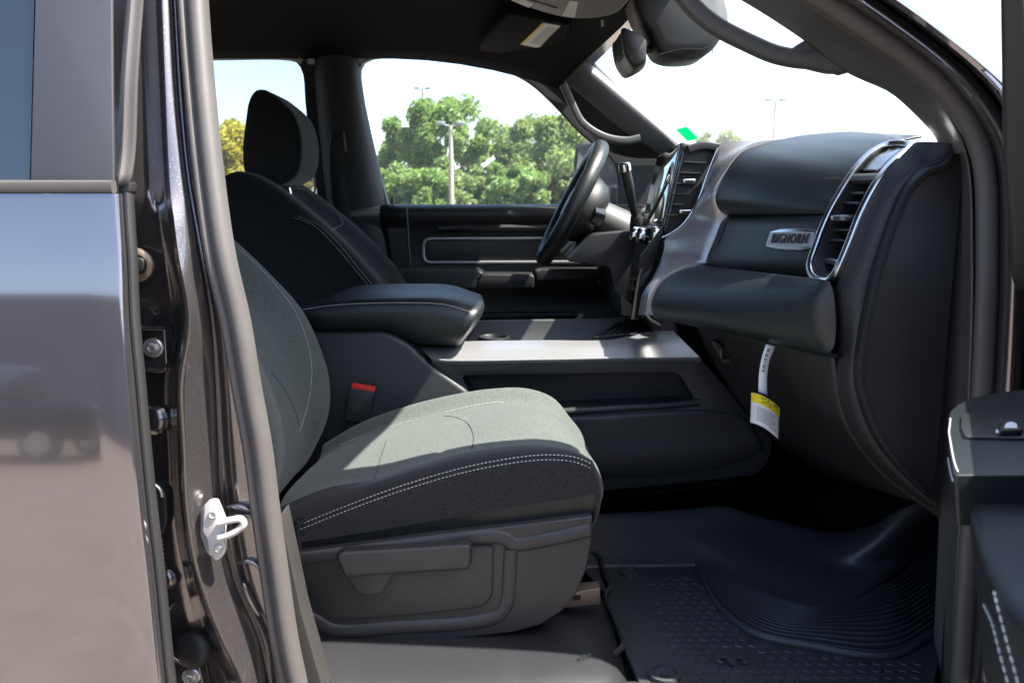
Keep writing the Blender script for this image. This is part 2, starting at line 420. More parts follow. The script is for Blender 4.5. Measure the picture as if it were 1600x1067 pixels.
# match rows by height rather than arc length
def byz(c, zs):
    d = cr(c, 400); out = []; j = 0
    for z in zs:
        while j < len(d)-2 and d[j+1].z > z: j += 1
        f = (d[j].z-z)/max(1e-9, d[j].z-d[j+1].z); out.append(d[j].lerp(d[j+1], min(1, max(0, f))))
    return out
ztop = min(c[0].z for c in cols); zbot = max(c[-1].z for c in cols)
zs = [ztop+(zbot-ztop)*i/(NR-1) for i in range(NR)]
S = [byz(c, zs) for c in cols]
gb = []
for i in range(NR):
    row = []
    for j in range(len(S)-1):
        a, b = S[j][i], S[j+1][i]
        row += [a, a.lerp(b, .12), a.lerp(b, .88)]
    row.append(S[-1][i]); gb.append(row)
# ease the creases: one smoothing pass across the columns
for r in gb:
    for _ in range(1):
        q = [p.copy() for p in r]
        for k in range(1, len(r)-1): r[k] = q[k]*.6+(q[k-1]+q[k+1])*.2
pil = grid('b_pillar', gb, M['jamb'], cab, smooth=60)
# pressed dents in the deep channel and on the flat strip
def rib(name, pts, a, b, Y, m, parent, n=14):
    return sweep(name, cr(WP(pts, Y), n), ell(a, b, 10), m, parent, taper=lambda t: .25+.75*math.sin(math.pi*min(1, max(0, t)))**.5)
rib('pressed_rib', [(287, 538), (291, 575), (296, 612)], .0055, .012, 1.160, M['jamb'], pil)
rib('pressed_rib', [(353, 793), (372, 791), (394, 797)], .005, .006, 1.168, M['jamb'], pil)
rib('pressed_rib', [(362, 803), (378, 803), (396, 806)], .003, .005, 1.169, M['jamb'], pil)
rib('pressed_rib', [(372, 878), (390, 876), (405, 884), (410, 900)], .004, .006, 1.169, M['jamb'], pil)
rib('pressed_rib', [(380, 910), (390, 935), (405, 962)], .006, .005, 1.170, M['jamb'], pil)
lathe('pressed_dome', [(.024, 0), (.020, .006), (.012, .010), (0, .0115)], W(240, 655, 1.223), (0, -1, .15), M['jamb'], pil, 20, 60)
lathe('pressed_dome', [(.018, 0), (.015, .005), (.009, .008), (0, .009)], W(258, 905, 1.223), (0, -1, .15), M['jamb'], pil, 20, 60)
box('pressed_step', W(247, 948, 1.222), (.045, .012, .006), M['jamb'], pil, .002)
# rubber stop, seen through the door gap
gr = lathe('rubber_stop', [(.0245, 0), (.024, .005), (.019, .009), (.0165, .009), (.0155, .005)], W(215, 414, 1.190), (0, -1, 0), M['rail'], cab, 28, 40)
for v in gr.data.vertices: pass
prism('stop_pad', roundpoly(WP([(200, 402), (226, 402), (226, 427), (200, 427)], 1.180), .010), (0, .012, 0), M['rubber_dark'], gr, .003)
lathe('locating_hole', [(.0055, 0), (.0055, .002), (.004, .002), (.0035, .0)], W(245, 487, 1.195), (.1, -1, 0), M['jamb'], cab, 16)
# door hinge bracket and bolts in the channel
def hinge(pts, bolts, name='hinge_bracket'):
    h = prism(name, roundpoly(WP(pts, 1.195), .004, 2), (0, .028, 0), M['jamb'], cab, .003)
    for x, y, r in bolts: bolt('bolt', W(x, y, 1.195), (0, -1, 0), r, M['steel'], h)
    sweep('bracket_flange', cr(WP(pts[:4], 1.19), 20), rrect(.0025, .009, .002), M['jamb'], h)
    sweep('bracket_flange', cr(WP(pts[4:], 1.19), 20), rrect(.0025, .009, .002), M['jamb'], h)
    return h
hinge([(190, 499), (204, 503), (222, 511), (258, 512), (262, 572), (256, 578), (224, 576), (204, 588), (190, 594)], [(203, 546, .0075), (240, 543, .0082)])
hinge([(232, 1020), (262, 1018), (290, 1032), (310, 1030), (322, 1090), (316, 1110), (280, 1112), (260, 1118), (240, 1120)], [(299, 1056, .0082), (256, 1062, .0075)])
gus = prism('check_arm', roundpoly(WP([(225, 997), (252, 1000), (259, 1004), (259, 1015), (240, 1024), (225, 1030)], 1.18), .002, 2), (0, .01, 0), M['steel'], cab, .0015)
bolt('bolt', W(244, 982, 1.185), (0, -1, 0), .0065, M['steel'], cab)
lathe('plug_cap', [(.030, 0), (.030, .008), (.024, .016), (.01, .019), (0, .019)], W(305, 1012, 1.20), (-.1, -1, .3), M['rubber_dark'], cab, 24, 50)
md = prism('latch_module', roundpoly(WP([(212, 757), (246, 757), (259, 772), (261, 815), (255, 836), (220, 838)], 1.165), .008), (0, .03, 0), M['plastic'], cab, .004)
sweep('module_edge', cr(WP([(218, 756), (240, 756), (251, 765), (254, 776)], 1.163), 14), ell(.0025, .003, 8), M['steel'], md)
text('module_mark', '9 2 3 5 1', W(243, 786, 1.1645), .006, M['legend'], md, frame((.15, 0, -1), (1, 0, .15)), .0002)
sp = []
for i in range(150):
    t = i/149; a = t*7.5*2*math.pi; c = W(243+t*5, 845+t*52, 1.175)
    sp.append(c+Vector((.009*math.cos(a), .009*math.sin(a), 0)))
sweep('coiled_cable', sp, ell(.0017, .0017, 6), M['steel'], cab, ref=(0, 0, 1))
# door striker
def striker():
    YS = 1.140
    pl = prism('door_striker', roundpoly(WP([(318, 790), (326, 782), (338, 781), (346, 800), (352, 815), (350, 838), (352, 862), (346, 872), (336, 877), (326, 862), (323, 840), (316, 832)], YS), .004, 3), (0, .010, 0), M['whitemetal'], cab, .002)
    loop = cr(WP([(342, 817), (362, 812), (377, 811), (381, 818), (372, 828), (356, 836), (342, 840)], YS-.006), 26)
    sweep('striker_loop', loop, ell(.0052, .006, 10), M['whitemetal'], pl)
    lathe('striker_screw', [(.0065, 0), (.0065, .002), (.005, .003), (.003, .001)], W(333, 803, YS), (0, -1, 0), M['whitemetal'], pl, 18)
    lathe('striker_screw', [(.0065, 0), (.0065, .003), (.005, .005), (.003, .002)], W(342, 856, YS), (0, -1, 0), M['steel'], pl, 18)
    prism('striker_base', roundpoly(WP([(314, 795), (324, 784), (330, 782), (330, 870), (322, 862), (313, 836)], YS+.006), .004, 3), (0, .008, 0), M['steel'], pl, .001)
striker()
# ---- weatherstrip: bulb and lip, round the doorway
sealp = [(292, -160), (300, 0), (309, 120), (324, 267), (343, 400), (366, 500), (383, 600), (401, 700), (414, 800), (428, 900), (443, 1000), (457, 1067), (486, 1210)]
sp = cr([W(x, y, 1.166+tumble(y)) for x, y in sealp], 90)
bulb = [(-.0205, .010), (-.0205, -.004), (-.016, -.013), (-.008, -.0165), (.000, -.0150), (.0045, -.0095), (.0065, -.0080), (.010, -.0115), (.0145, -.0120), (.0185, -.008), (.0200, .000), (.0195, .012)]
ws = sweep('weatherstrip', sp, [(-a, b) for a, b in bulb], M['rubber'], cab, smooth=60)
# trim panel behind the seal, facing forward into the cabin
tr = [W(x+16, y, 1.19+tumble(y)) for x, y in sealp]; tr2 = [W(x+4, y, 1.32+tumble(y)*.5) for x, y in sealp]
grid('b_pillar_trim', surf([tr, [a.lerp(b, .5)+Vector((-.004, 0, 0)) for a, b in zip(tr, tr2)], tr2], 50, 8), M['trim_dark'], cab, thick=.003)
# lower rear trim corner beside the seat (light grained plastic) 
prism('scuff_trim', roundpoly(WP([(437, 800), (452, 868), (470, 955), (500, 1060), (520, 1130), (450, 1130), (425, 900)], 1.225), .01), (0, .05, 0), M['grey_plastic'], cab, .004)

# ---- front (right hand) door post of the near side: a loft of feature lines
b = [
 ([(850, -215), (1000, -90), (1164, 0), (1259, 62), (1305, 100), (1340, 119), (1389, 140), (1421, 166), (1468, 218), (1478, 260), (1482, 400), (1480, 600), (1470, 820), (1462, 1000)], 1.345),
 ([(868, -228), (1030, -108), (1217, 0), (1340, 75), (1395, 108), (1437, 138), (1468, 170), (1488, 205), (1503, 253), (1508, 400), (1503, 600), (1490, 820), (1478, 1067)], 1.305),
 ([(885, -240), (1060, -125), (1268, 6), (1353, 63), (1400, 94), (1437, 122), (1468, 152), (1492, 190), (1515, 253), (1522, 400), (1518, 600), (1503, 820), (1489, 1067)], 1.268),
]
tg = surf([WP(p, Y) for p, Y in b], 90, 16)
ap = grid('a_pillar_trim', tg, M['trim_grey'], cab, thick=.004)
# channel beside the trim, weatherstrip, body flange and outer skin
def band(name, lines, m, n=80, k=10, thick=.003, smooth=60):
    return grid(name, surf([WP(p, Y) for p, Y in lines], n, k), m, cab, thick=thick, smooth=smooth)
e2 = [(885, -240), (1060, -125), (1275, 6), (1356, 62), (1402, 91), (1437, 119), (1468, 147), (1494, 184), (1519, 253), (1524, 400), (1520, 560), (1512, 700), (1500, 850), (1487, 1067)]
e3 = [(898, -255), (1090, -140), (1314, 0), (1405, 62), (1440, 88), (1470, 114), (1508, 158), (1537, 200), (1556, 253), (1562, 400), (1556, 560), (1546, 700), (1532, 850), (1516, 1067)]
e4 = [(915, -268), (1125, -150), (1372, 0), (1470, 71), (1505, 100), (1535, 130), (1562, 168), (1582, 208), (1596, 253), (1604, 400), (1600, 560), (1590, 700), (1575, 850), (1560, 1067)]
e5 = [(930, -285), (1160, -165), (1415, 0), (1502, 65), (1545, 100), (1584, 136), (1625, 180), (1650, 225), (1668, 270), (1680, 400), (1690, 560), (1690, 700), (1690, 850), (1690, 1067)]
band('door_opening_channel', [([(x-16, y+8) for x, y in e2], 1.315), (e2, 1.29), ([( (a[0]+c[0])/2, (a[1]+c[1])/2) for a, c in zip(e2, e3)], 1.275), (e3, 1.235)], M['rubber_dark'])
mid = [((a[0]*.5+c[0]*.5), (a[1]*.5+c[1]*.5)) for a, c in zip(e2, e3)]
sweep('weatherstrip', cr(WP(mid, 1.245), 90), [(a*1.0, b_) for a, b_ in ell(.017, .013, 14)], M['rubber'], cab, smooth=60)
m34 = [((a[0]*.5+c[0]*.5), (a[1]*.5+c[1]*.5)) for a, c in zip(e3, e4)]
band('a_pillar_flange', [(e3, 1.235), ([(a[0]*.75+c[0]*.25, a[1]*.75+c[1]*.25) for a, c in zip(e3, e4)], 1.20), (m34, 1.185), ([(a[0]*.25+c[0]*.75, a[1]*.25+c[1]*.75) for a, c in zip(e3, e4)], 1.195), (e4, 1.20)], M['jamb'], k=20)
m45 = [((a[0]*.5+c[0]*.5), (a[1]*.5+c[1]*.5)) for a, c in zip(e4, e5)]
band('a_pillar_outer', [(e4, 1.20), ([(a[0]*.8+c[0]*.2, a[1]*.8+c[1]*.2) for a, c in zip(e4, e5)], 1.172), (m45, 1.165), ([(a[0]*.2+c[0]*.8, a[1]*.2+c[1]*.8) for a, c in zip(e4, e5)], 1.180), (e5, 1.21), ([(x+6, y-8) for x, y in e5], 1.29)], M['paint'], k=24)
sweep('drip_moulding', cr(WP([(x-10, y+6) for x, y in e5], 1.170), 80), ell(.0028, .004, 8), M['rubber_dark'], cab)
# grab handle on the near post
hp = cr(WP([(1010, -70), (1045, -35), (1085, 14), (1120, 42), (1170, 68), (1210, 85), (1245, 92), (1285, 94), (1318, 100)], 1.36), 50)
sweep('grab_handle', hp, rrect(.013, .015, .008), M['trim_grey'], cab, taper=lambda t: 1.0+.35*(abs(t-.5)*2)**3)
ends = [W(1040, -40, 1.36), W(1000, -70, 1.355), W(970, -110, 1.35)]
sweep('handle_foot', cr(ends, 12), ell(.018, .016, 12), M['trim_grey'], cab)
prism('handle_foot', roundpoly(WP([(1235, 78), (1262, 60), (1335, 112), (1300, 112), (1250, 100)], 1.345), .006), (0, .03, 0), M['trim_grey'], cab, .006)

# ---- roof, headliner, near roof rail, rear wall
near_top = W(1000, -90, 1.33)
hx0 = .316                                   # windscreen header, at the centre
def header_x(y):                             # header bows forward in the middle
    d = y-2.13; return hx0-.224*d*d
gr_ = []
for i in range(26):
    y = 1.30+(2.96-1.30)*i/25; t = (y-2.13)/.83
    z = 2.195-.085*abs(t)**3.2
    row = []
    for k in range(20):
        x = -2.0+(header_x(y)+2.0)*k/19; s = k/19
        row.append(Vector((x, y, z-.10*max(0, (s-.72)/.28)**2)))
    gr_.append(row)
hl = grid('headliner', gr_, M['headliner'], cab, thick=.012, smooth=60)
gr2 = [[p+Vector((0, 0, .05)) for p in r] for r in gr_]
for r in gr2:
    for k, p in enumerate(r): p.x += .10*(k/19)
grid('roof_skin', gr2, M['paint'], cab, thick=.004, smooth=60)
for nm, y0, y1 in (('roof_rail', 1.235, 1.34),):
    prism(nm, roundpoly([Vector((-2.0, y0, 2.03)), Vector((-2.0, y0+.02, 2.16)), Vector((-2.0, y1, 2.22)), Vector((-2.0, y1+.02, 2.09)), Vector((-2.0, y1-.06, 2.045))], .02), (2.14, 0, 0), M['paint'], cab, 0)
rw = [Vector((-2.0, 1.2, .7)), Vector((-2.0, 3.06, .7)), Vector((-2.05, 3.06, 1.6)), Vector((-1.95, 2.95, 2.2)), Vector((-1.95, 1.3, 2.2)), Vector((-2.05, 1.2, 1.6))]
win = roundpoly([Vector((-2.04, 1.45, 1.64)), Vector((-2.04, 2.81, 1.64)), Vector((-1.97, 2.72, 2.06)), Vector((-1.97, 1.54, 2.06))], .06)
rwo = holed('rear_wall', rw, [win], (-.03, 0, 0), M['trim_dark'], cab)
obj('rear_window', win, [tuple(range(len(win)))], M['glass'], rwo, smooth=0)

# ---- far side of the cab: door frame trim with its two window openings
YI = 2.98
fw = cr(WP([(606, 322), (588, 255), (570, 175), (561, 125), (564, 100), (580, 91), (640, 89), (705, 91), (765, 101), (825, 127), (868, 165), (902, 202), (935, 230), (958, 250), (966, 275), (966, 322)], YI), 60)
rwn = cr(WP([(150, 322), (150, 200), (165, 110), (190, 93), (330, 92), (440, 92), (462, 97), (473, 115), (477, 160), (483, 215), (492, 275), (497, 322)], YI), 60)
outer = WP([(-150, 322), (-150, 40), (300, 18), (600, 10), (800, 20), (890, 60), (960, 130), (1060, 226), (1075, 322)], YI)
so_ = holed('side_frame_trim', outer, [fw[1:-1][::1] if False else [p+Vector((0, 0, .0015)) for p in fw], [p+Vector((0, 0, .0015)) for p in rwn]], (0, .05, 0), M['trim_dark'], cab)
# far B-pillar cover with rolled front edge
bp_l = [(497, 40), (492, 100), (497, 180), (505, 260), (513, 330), (520, 420)]
bp_r = [(548, 30), (549, 95), (560, 170), (576, 250), (592, 325), (607, 420)]
bp_e = [(560, 30), (561, 95), (571, 170), (588, 250), (605, 325), (620, 420)]
grid('b_pillar_cover', surf([WP(bp_l, 2.97), WP([(x+18, y) for x, y in bp_l], 2.935), WP([(x-14, y) for x, y in bp_r], 2.93), WP(bp_r, 2.945), WP(bp_e, 2.985)], 30, 16), M['trim_dark'], cab, thick=.003, smooth=60)
# seat belt hanging on the far pillar
belt = grid('seat_belt', surf([WP([(515, 235), (518, 300), (530, 370), (545, 430)], 2.90), WP([(538, 235), (543, 300), (556, 370), (572, 430)], 2.90)], 12, 3), M['fabric_dark'], cab, thick=.0015)
prism('belt_anchor', roundpoly(WP([(517, 205), (537, 205), (542, 240), (513, 240)], 2.905), .008), (0, .03, 0), M['plastic'], cab, .004)
# far roof edge roll (cant rail)
cr1 = [(-150, 90), (200, 88), (430, 86), (520, 88), (570, 86), (640, 84), (710, 86), (770, 95), (830, 120), (880, 158), (915, 198), (945, 232), (985, 245), (1040, 246)]
cr2 = [(-150, 60), (200, 58), (430, 56), (520, 56), (570, 54), (640, 52), (710, 54), (780, 62), (850, 85), (898, 125), (935, 165), (970, 205), (1010, 228), (1055, 236)]
cr3 = [(-150, 25), (200, 22), (430, 20), (520, 18), (570, 15), (640, 12), (710, 14), (790, 28), (860, 55), (905, 95), (945, 138), (985, 178), (1025, 212), (1064, 232)]
fr = grid('cant_rail_trim', surf([WP(cr1, 2.975), WP(cr2, 2.925), WP(cr3, 2.93)], 60, 12), M['trim_dark'], cab, thick=.004, smooth=60)
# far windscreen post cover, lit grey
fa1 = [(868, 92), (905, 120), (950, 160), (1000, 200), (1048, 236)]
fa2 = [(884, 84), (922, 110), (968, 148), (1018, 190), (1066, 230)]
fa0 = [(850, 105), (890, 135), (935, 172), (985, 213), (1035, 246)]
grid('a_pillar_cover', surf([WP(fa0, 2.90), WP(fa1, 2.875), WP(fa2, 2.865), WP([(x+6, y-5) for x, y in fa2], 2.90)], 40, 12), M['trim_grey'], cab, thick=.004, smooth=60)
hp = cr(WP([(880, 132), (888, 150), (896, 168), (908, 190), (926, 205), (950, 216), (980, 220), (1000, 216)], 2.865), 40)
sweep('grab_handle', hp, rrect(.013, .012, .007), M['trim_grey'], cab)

# ---- windscreen with its frit edge and the green sticker
def ws_pt(s, t):                             # s across the cab, t from header to cowl
    y = 1.31+(2.95-1.31)*s; q = (y-2.13)/.82
    x0 = header_x(y)+.015; x1 = 1.02-.22*q*q
    z0 = 2.135-.05*abs(q)**3; z1 = 1.50
    return Vector((x0+(x1-x0)*t, y, z0+(z1-z0)*t+.03*math.sin(math.pi*t)))
wg = [[ws_pt(i/20, j/12) for j in range(13)] for i in range(21)]
wso = grid('windscreen', wg, M['windshield'], cab, smooth=80)
def on_ws(px, py, d=.004):
    best = None
    for i in range(161):
        for j in range(121):
            p = ws_pt(i/160, j/120); v = p-Vector((0, 0, ZC)); dp = v.y*CP-v.z*SP
            x = 800+FPX*v.x/dp; y = 533.5-FPX*(v.y*SP+v.z*CP)/dp; e = (x-px)**2+(y-py)**2
            if best is None or e < best[0]: best = (e, i/160, j/120)
    return best[1], best[2]
s0, t0 = on_ws(1078, 204)
sv = [ws_pt(s0+a*.5, t0+b_)+Vector((-.006, 0, -.006)) for a, b_ in ((-.07, -.022), (.0, -.03), (.03, .012), (-.05, .026))]
def sticker_quad():
    c = ws_pt(s0, t0)+Vector((-.012, 0, -.012)); u = W(1078+14, 204+8, c.y)-W(1078, 204, c.y)
    # a small square lying in the glass
    dy = (ws_pt(s0+.02, t0)-ws_pt(s0-.02, t0)).normalized(); dz = (ws_pt(s0, t0+.02)-ws_pt(s0, t0-.02)).normalized()
    k = .034
    return [c+dy*k*a+dz*k*.8*b_ for a, b_ in ((-1, -1), (1, -1), (1, 1), (-1, 1))]
q = sticker_quad()
prism('inspection_sticker', roundpoly(q, .003, 2), (.0006, 0, .0006), M['green_film'], wso, 0)

# ---- floor, sill, bulkhead (dark, carpeted)
box('cab_floor', (-.5, 2.13, .735), (3.0, 1.70, .05), M['carpet'], cab, .01)
grid('bulkhead', surf([[Vector((.86, y, .745)) for y in (1.30, 2.13, 2.96)], [Vector((.95, y, .80)) for y in (1.30, 2.13, 2.96)], [Vector((1.01, y, 1.0)) for y in (1.30, 2.13, 2.96)], [Vector((1.05, y, 1.55)) for y in (1.30, 2.13, 2.96)]], 12, 16), M['carpet'], cab, thick=.02)
prism('kick_panel', roundpoly([Vector((.78, 1.30, .74)), Vector((1.04, 1.30, .74)), Vector((1.05, 1.30, 1.55)), Vector((.80, 1.30, 1.55)), Vector((.76, 1.30, 1.2)), Vector((.76, 1.30, .95))], .03), (0, .02, 0), M['plastic'], cab, .004)
prism('kick_panel', roundpoly([Vector((.60, 2.95, .74)), Vector((1.04, 2.95, .74)), Vector((1.05, 2.95, 1.60)), Vector((.60, 2.95, 1.60)), Vector((.64, 2.95, .95))], .03), (0, .02, 0), M['plastic'], cab, .004)
sl_ = prism('door_sill', roundpoly([Vector((-.42, 1.12, .62)), Vector((-.42, 1.12, .70)), Vector((-.42, 1.17, .725)), Vector((-.42, 1.30, .76)), Vector((-.42, 1.34, .74)), Vector((-.42, 1.34, .62))], .012), (1.25, 0, 0), M['jamb'], cab, 0)
prism('sill_plate', roundpoly([Vector((-.36, 1.20, .742)), Vector((-.36, 1.215, .766)), Vector((-.36, 1.30, .786)), Vector((-.36, 1.33, .772))], .006), (1.10, 0, 0), M['grey_plastic'], cab, .003)

# ---- hood and front wing ahead of the windscreen
hd_ = [[Vector((x, 2.13+s*.98, z-.05*abs(s)**3)) for s in [k/8-1 for k in range(17)]] for x, z in ((1.06, 1.52), (1.3, 1.53), (1.9, 1.50), (2.5, 1.42), (2.62, 1.34))]
grid('hood', hd_, M['paint'], cab, thick=.01, smooth=60)
for yy, dy in ((1.115, .05), (3.145, -.05)):
    prism('front_wing', roundpoly([Vector((.89, yy, .62)), Vector((2.6, yy, .62)), Vector((2.6, yy, 1.28)), Vector((1.9, yy, 1.44)), Vector((1.0, yy, 1.475)), Vector((.89, yy, 1.46))], .03), (0, dy, 0), M['paint'], cab, .012)
prism('cowl_panel', [Vector((1.0, 1.14, 1.40)), Vector((1.1, 1.14, 1.40)), Vector((1.1, 1.14, 1.50)), Vector((1.0, 1.14, 1.50))], (0, 1.98, 0), M['plastic'], cab, .01)
# ================================================================ rear passenger door (closed, near side)
redge = [(177, 303), (180, 360), (183, 400), (187, 500), (196, 600), (205, 700), (215, 800), (227, 900), (237, 1000), (244, 1067), (258, 1180), (285, 1400)]
def door_y(z):
    d = z-1.47
    return 1.072+(.123*d+.5*.6*d*d if d > 0 else .123*d+.5*.07*d*d)
ed = []
for x, y in redge:
    Y = 1.08
    for _ in range(4): Y = door_y(W(x, y, Y).z)
    ed.append(W(x, y, Y))
ed = cr(ed, 70)
g_ = []
for p in ed:
    row = []
    for k in range(30):
        X = -1.75+(p.x+1.75)*(k/29); row.append(Vector((X, door_y(p.z)+.012*((k/29-1)**2), p.z)))
    for a in (30, 60, 90):
        row.append(Vector((p.x+.005*math.sin(R(a)), p.y+.005*(1-math.cos(R(a))), p.z)))
    row.append(Vector((p.x+.005, p.y+.026, p.z))); row.append(Vector((p.x-.05, p.y+.03, p.z)))
    g_.append(row)
rd = grid('door', g_, M['paint'], cab, smooth=60); rd['label'] = 'closed rear passenger door with glossy dark grey paint and dark window'
sweep('edge_seal', [p+Vector((.0085, .026, 0)) for p in ed], ell(.0055, .010, 10), M['rubber_dark'], rd)
prism('door_inner_panel', [Vector((-1.75, 1.19, .55)), Vector((-.80, 1.19, .55)), Vector((-.66, 1.19, 1.62)), Vector((-1.75, 1.19, 1.62))], (0, .05, 0), M['plastic'], rd, .01)
# belt moulding along the foot of the glass
bz = [W(-700, 292, 1.112), W(0, 292, 1.104), W(172, 292, 1.100)]
bmld = sweep('belt_moulding', cr([Vector((-1.75, 1.104, bz[1].z)), W(178, 292, 1.101)], 12), rrect(.0085, .0075, .004), M['rubber'], rd, ref=(0, 1, 0))
# window glass, black applique and frame above it
obj('window_glass', [Vector((-1.75, 1.118, 1.61)), W(46, 292, 1.118), W(54, -20, 1.165), W(57, -150, 1.185), Vector((-1.75, 1.185, W(57, -150, 1.185).z))], [(0, 1, 2, 3, 4)], M['privacy'], rd, smooth=0)
ap_ = [W(47, 286, 1.112), W(178, 286, 1.112), W(176, 140, 1.132), W(175, -20, 1.155), W(175, -150, 1.175), W(60, -150, 1.175), W(55, -20, 1.155)]
prism('window_applique', ap_, (0, .006, 0), M['black_film'], rd, .002)
fp = [(188, 290), (190, 240), (191, 120), (190, 0), (190, -150)]
gA = [WP([(177, y) for x, y in fp], 1.122), WP([(179, y) for x, y in fp], 1.114), WP([(186, y) for x, y in fp], 1.1125), WP([(189, y) for x, y in fp], 1.116), WP([(203, y-4) for x, y in fp], 1.118), WP([(206, y-4) for x, y in fp], 1.14)]
for k, l in enumerate(gA):
    for i, p in enumerate(l): p.y += (0, .012, .02, .035, .055)[i]
grid('frame_strip', surf(gA, 24, 12), M['rubber'], rd, thick=.002, smooth=60)
prism('door_frame', [W(-900, -150, 1.2), W(205, -150, 1.2), W(205, -260, 1.22), W(-900, -260, 1.22)], (0, .03, 0), M['paint'], rd, .004)
prism('strip_end', roundpoly(WP([(184, 286), (203, 284), (204, 300), (196, 306), (185, 300)], 1.118), .003), (0, .02, 0), M['rubber_dark'], rd, .002)

# ================================================================ front passenger door, standing open
tx = .46; ty = .89                                   # the door runs from its hinge along (-tx, -ty)
H = Vector((.835, 1.10, 0)); D = Vector((-tx, -ty, 0)).normalized(); N = Vector((-ty, tx, 0)).normalized()
def dp(s, n, z): return H+D*s+N*n+Vector((0, 0, z))
# shell and trim panel
fd = prism('door', [dp(.02, 0, .62), dp(1.05, 0, .62), dp(1.05, 0, 1.56), dp(.02, 0, 1.56)], N*.06, M['paint'], cab, .012); fd['label'] = 'open front passenger door with padded armrest and window switch'
dpl = surf([[dp(s, n, z) for s in (.03, .3, .7, 1.03)] for n, z in ((.085, .66), (.12, .75), (.12, .95), (.10, 1.12), (.105, 1.3), (.10, 1.45), (.085, 1.55), (.06, 1.575))], 20, 40)
grid('door_panel', dpl, M['plastic_grain'], fd, thick=.004, smooth=60)
# map pocket at the foot of the panel
prism('map_pocket', roundpoly([dp(.12, .12, .70), dp(.95, .12, .70), dp(.95, .12, .86), dp(.5, .12, .90), dp(.12, .12, .84)], .03), N*.055, M['plastic'], fd, .01)
# armrest pod with its switch plate
ZA = 1.375
pod = [WZ(x, y, ZA) for x, y in ((1490, 742), (1483, 700), (1481, 655), (1486, 641), (1500, 630), (1525, 620), (1560, 613), (1640, 604), (1800, 600), (1800, 742))]
pd = prism('armrest_pod', roundpoly(pod, .006, 3), (.006, .0, -.045), M['vinyl'], fd, .012, 4)
for pts in ([(1485, 655), (1483, 675), (1486, 700), (1491, 725), (1497, 741)], [(1481, 684), (1483, 710), (1488, 738), (1493, 757)]):
    pth = hits(pd, pts, .0012, 60)
    if len(pth) > 8: stitch('stitching', pth, M['thread'], fd, .0045, .0012, .0008, (-1, -.4, .2))
plate = [WZ(x, y, ZA+.003) for x, y in ((1502, 650), (1512, 645), (1700, 640), (1700, 686), (1508, 682), (1502, 668))]
pl_ = prism('switch_plate', roundpoly(plate, .004, 3), (0, 0, -.01), M['plastic'], fd, .002)
well = [WZ(x, y, ZA+.0036) for x, y in ((1549, 655), (1640, 653), (1640, 676), (1554, 676))]
prism('switch_well', roundpoly(well, .003, 2), (0, 0, -.003), M['rubber_dark'], fd, 0)
sw = prism('window_switch', roundpoly([WZ(x, y, ZA+.009) for x, y in ((1560, 659), (1598, 657), (1598, 671), (1562, 672))], .003, 2), (0, 0, -.006), M['plastic'], fd, .002)
prism('switch_symbol', [WZ(x, y, ZA+.0094) for x, y in ((1569, 668), (1572, 661), (1580, 658.5), (1588, 661), (1590, 668))], (0, 0, -.0004), M['legend'], fd, 0)
prism('switch_symbol', roundpoly([WZ(x, y, ZA+.0042) for x, y in ((1556, 671), (1564, 671), (1564, 676), (1556, 676))], .001, 2), (0, 0, -.0004), M['legend'], fd, 0)
arm = [WZ(x, y, 1.35) for x, y in ((1512, 790), (1516, 760), (1535, 746), (1580, 742), (1700, 745), (1850, 760), (1900, 1000), (1640, 1010), (1560, 930), (1530, 860))]
ar = prism('elbow_pad', roundpoly(arm, .02, 5), (.035, .012, -.16), M['vinyl'], fd, .022, 5)
for k in (0, 16):
    pth = hits(ar, [(1556-k, 925+k*1.2), (1568-k, 970), (1580-k, 1015), (1596-k, 1075), (1606-k, 1120)], .0012, 60)
    if len(pth) > 8: stitch('stitching', pth, M['thread'], fd, .0050, .0012, .0009, (-1, -.4, .3))
# leading edge of the door frame, standing beside the windscreen post
top = W(1600, -200, .90)
lf = cr([dp(.06, .045, 1.54), W(1616, 440, 1.02), W(1609, 370, 1.0), W(1600, 250, .98), W(1598, 100, .95), W(1598, -60, .92), top, top+D*.06+Vector((0, 0, .03)), top+D*.30+Vector((0, 0, .04)), top+D*.62+Vector((0, 0, .01)), top+D*.70-Vector((0, 0, .06)), dp(1.0, .045, 1.70), dp(1.03, .045, 1.54)], 90)
sweep('window_frame', lf, rrect(.0125, .02, .006), M['rubber_dark'], fd, ref=tuple(N), smooth=40)
obj('window_glass', [p+N*.002 for p in lf], [tuple(range(90))], M['glass'], fd, smooth=0)

# ================================================================ driver's door (far side)
YD = 2.975
prof = [(322, 3.01), (319.5, 2.985), (320, 2.955), (324, 2.925), (332, 2.912), (345, 2.92), (356, 2.935), (364, 2.94), (380, 2.945), (410, 2.945), (425, 2.935), (440, 2.93), (470, 2.95), (500, 2.95), (560, 2.95), (640, 2.96)]
gdp = []
for x0 in (596, 604, 620, 700, 800, 900, 1000, 1080):
    gdp.append([W(x0, y, 2.95)+Vector((0, Y-2.95, 0)) for y, Y in prof])
dd = grid('door', surf(gdp, 60, 14), M['plastic'], cab, thick=.004, smooth=60); dd['label'] = "closed driver's door with silver outlined trim panel and armrest" 
prism('door_edge_post', roundpoly(WP([(600, 322), (636, 324), (642, 425), (648, 520), (625, 520)], 2.935), .01), (0, .06, 0), M['rubber_dark'], dd, .004)
sweep('panel_edge', cr(WP([(635, 324), (638, 370), (642, 430)], 2.915), 12), ell(.004, .006, 8), M['trim_grey'], dd)
sweep('trim_ridge', cr(WP([(684, 357), (720, 356), (860, 356), (1000, 356)], 2.925), 20), ell(.012, .016, 12), M['plastic'], dd)
bez = roundpoly([W(x, y, 2.925) for x, y in ((662, 373), (1000, 371), (1000, 409), (662, 410))], .028, 6)
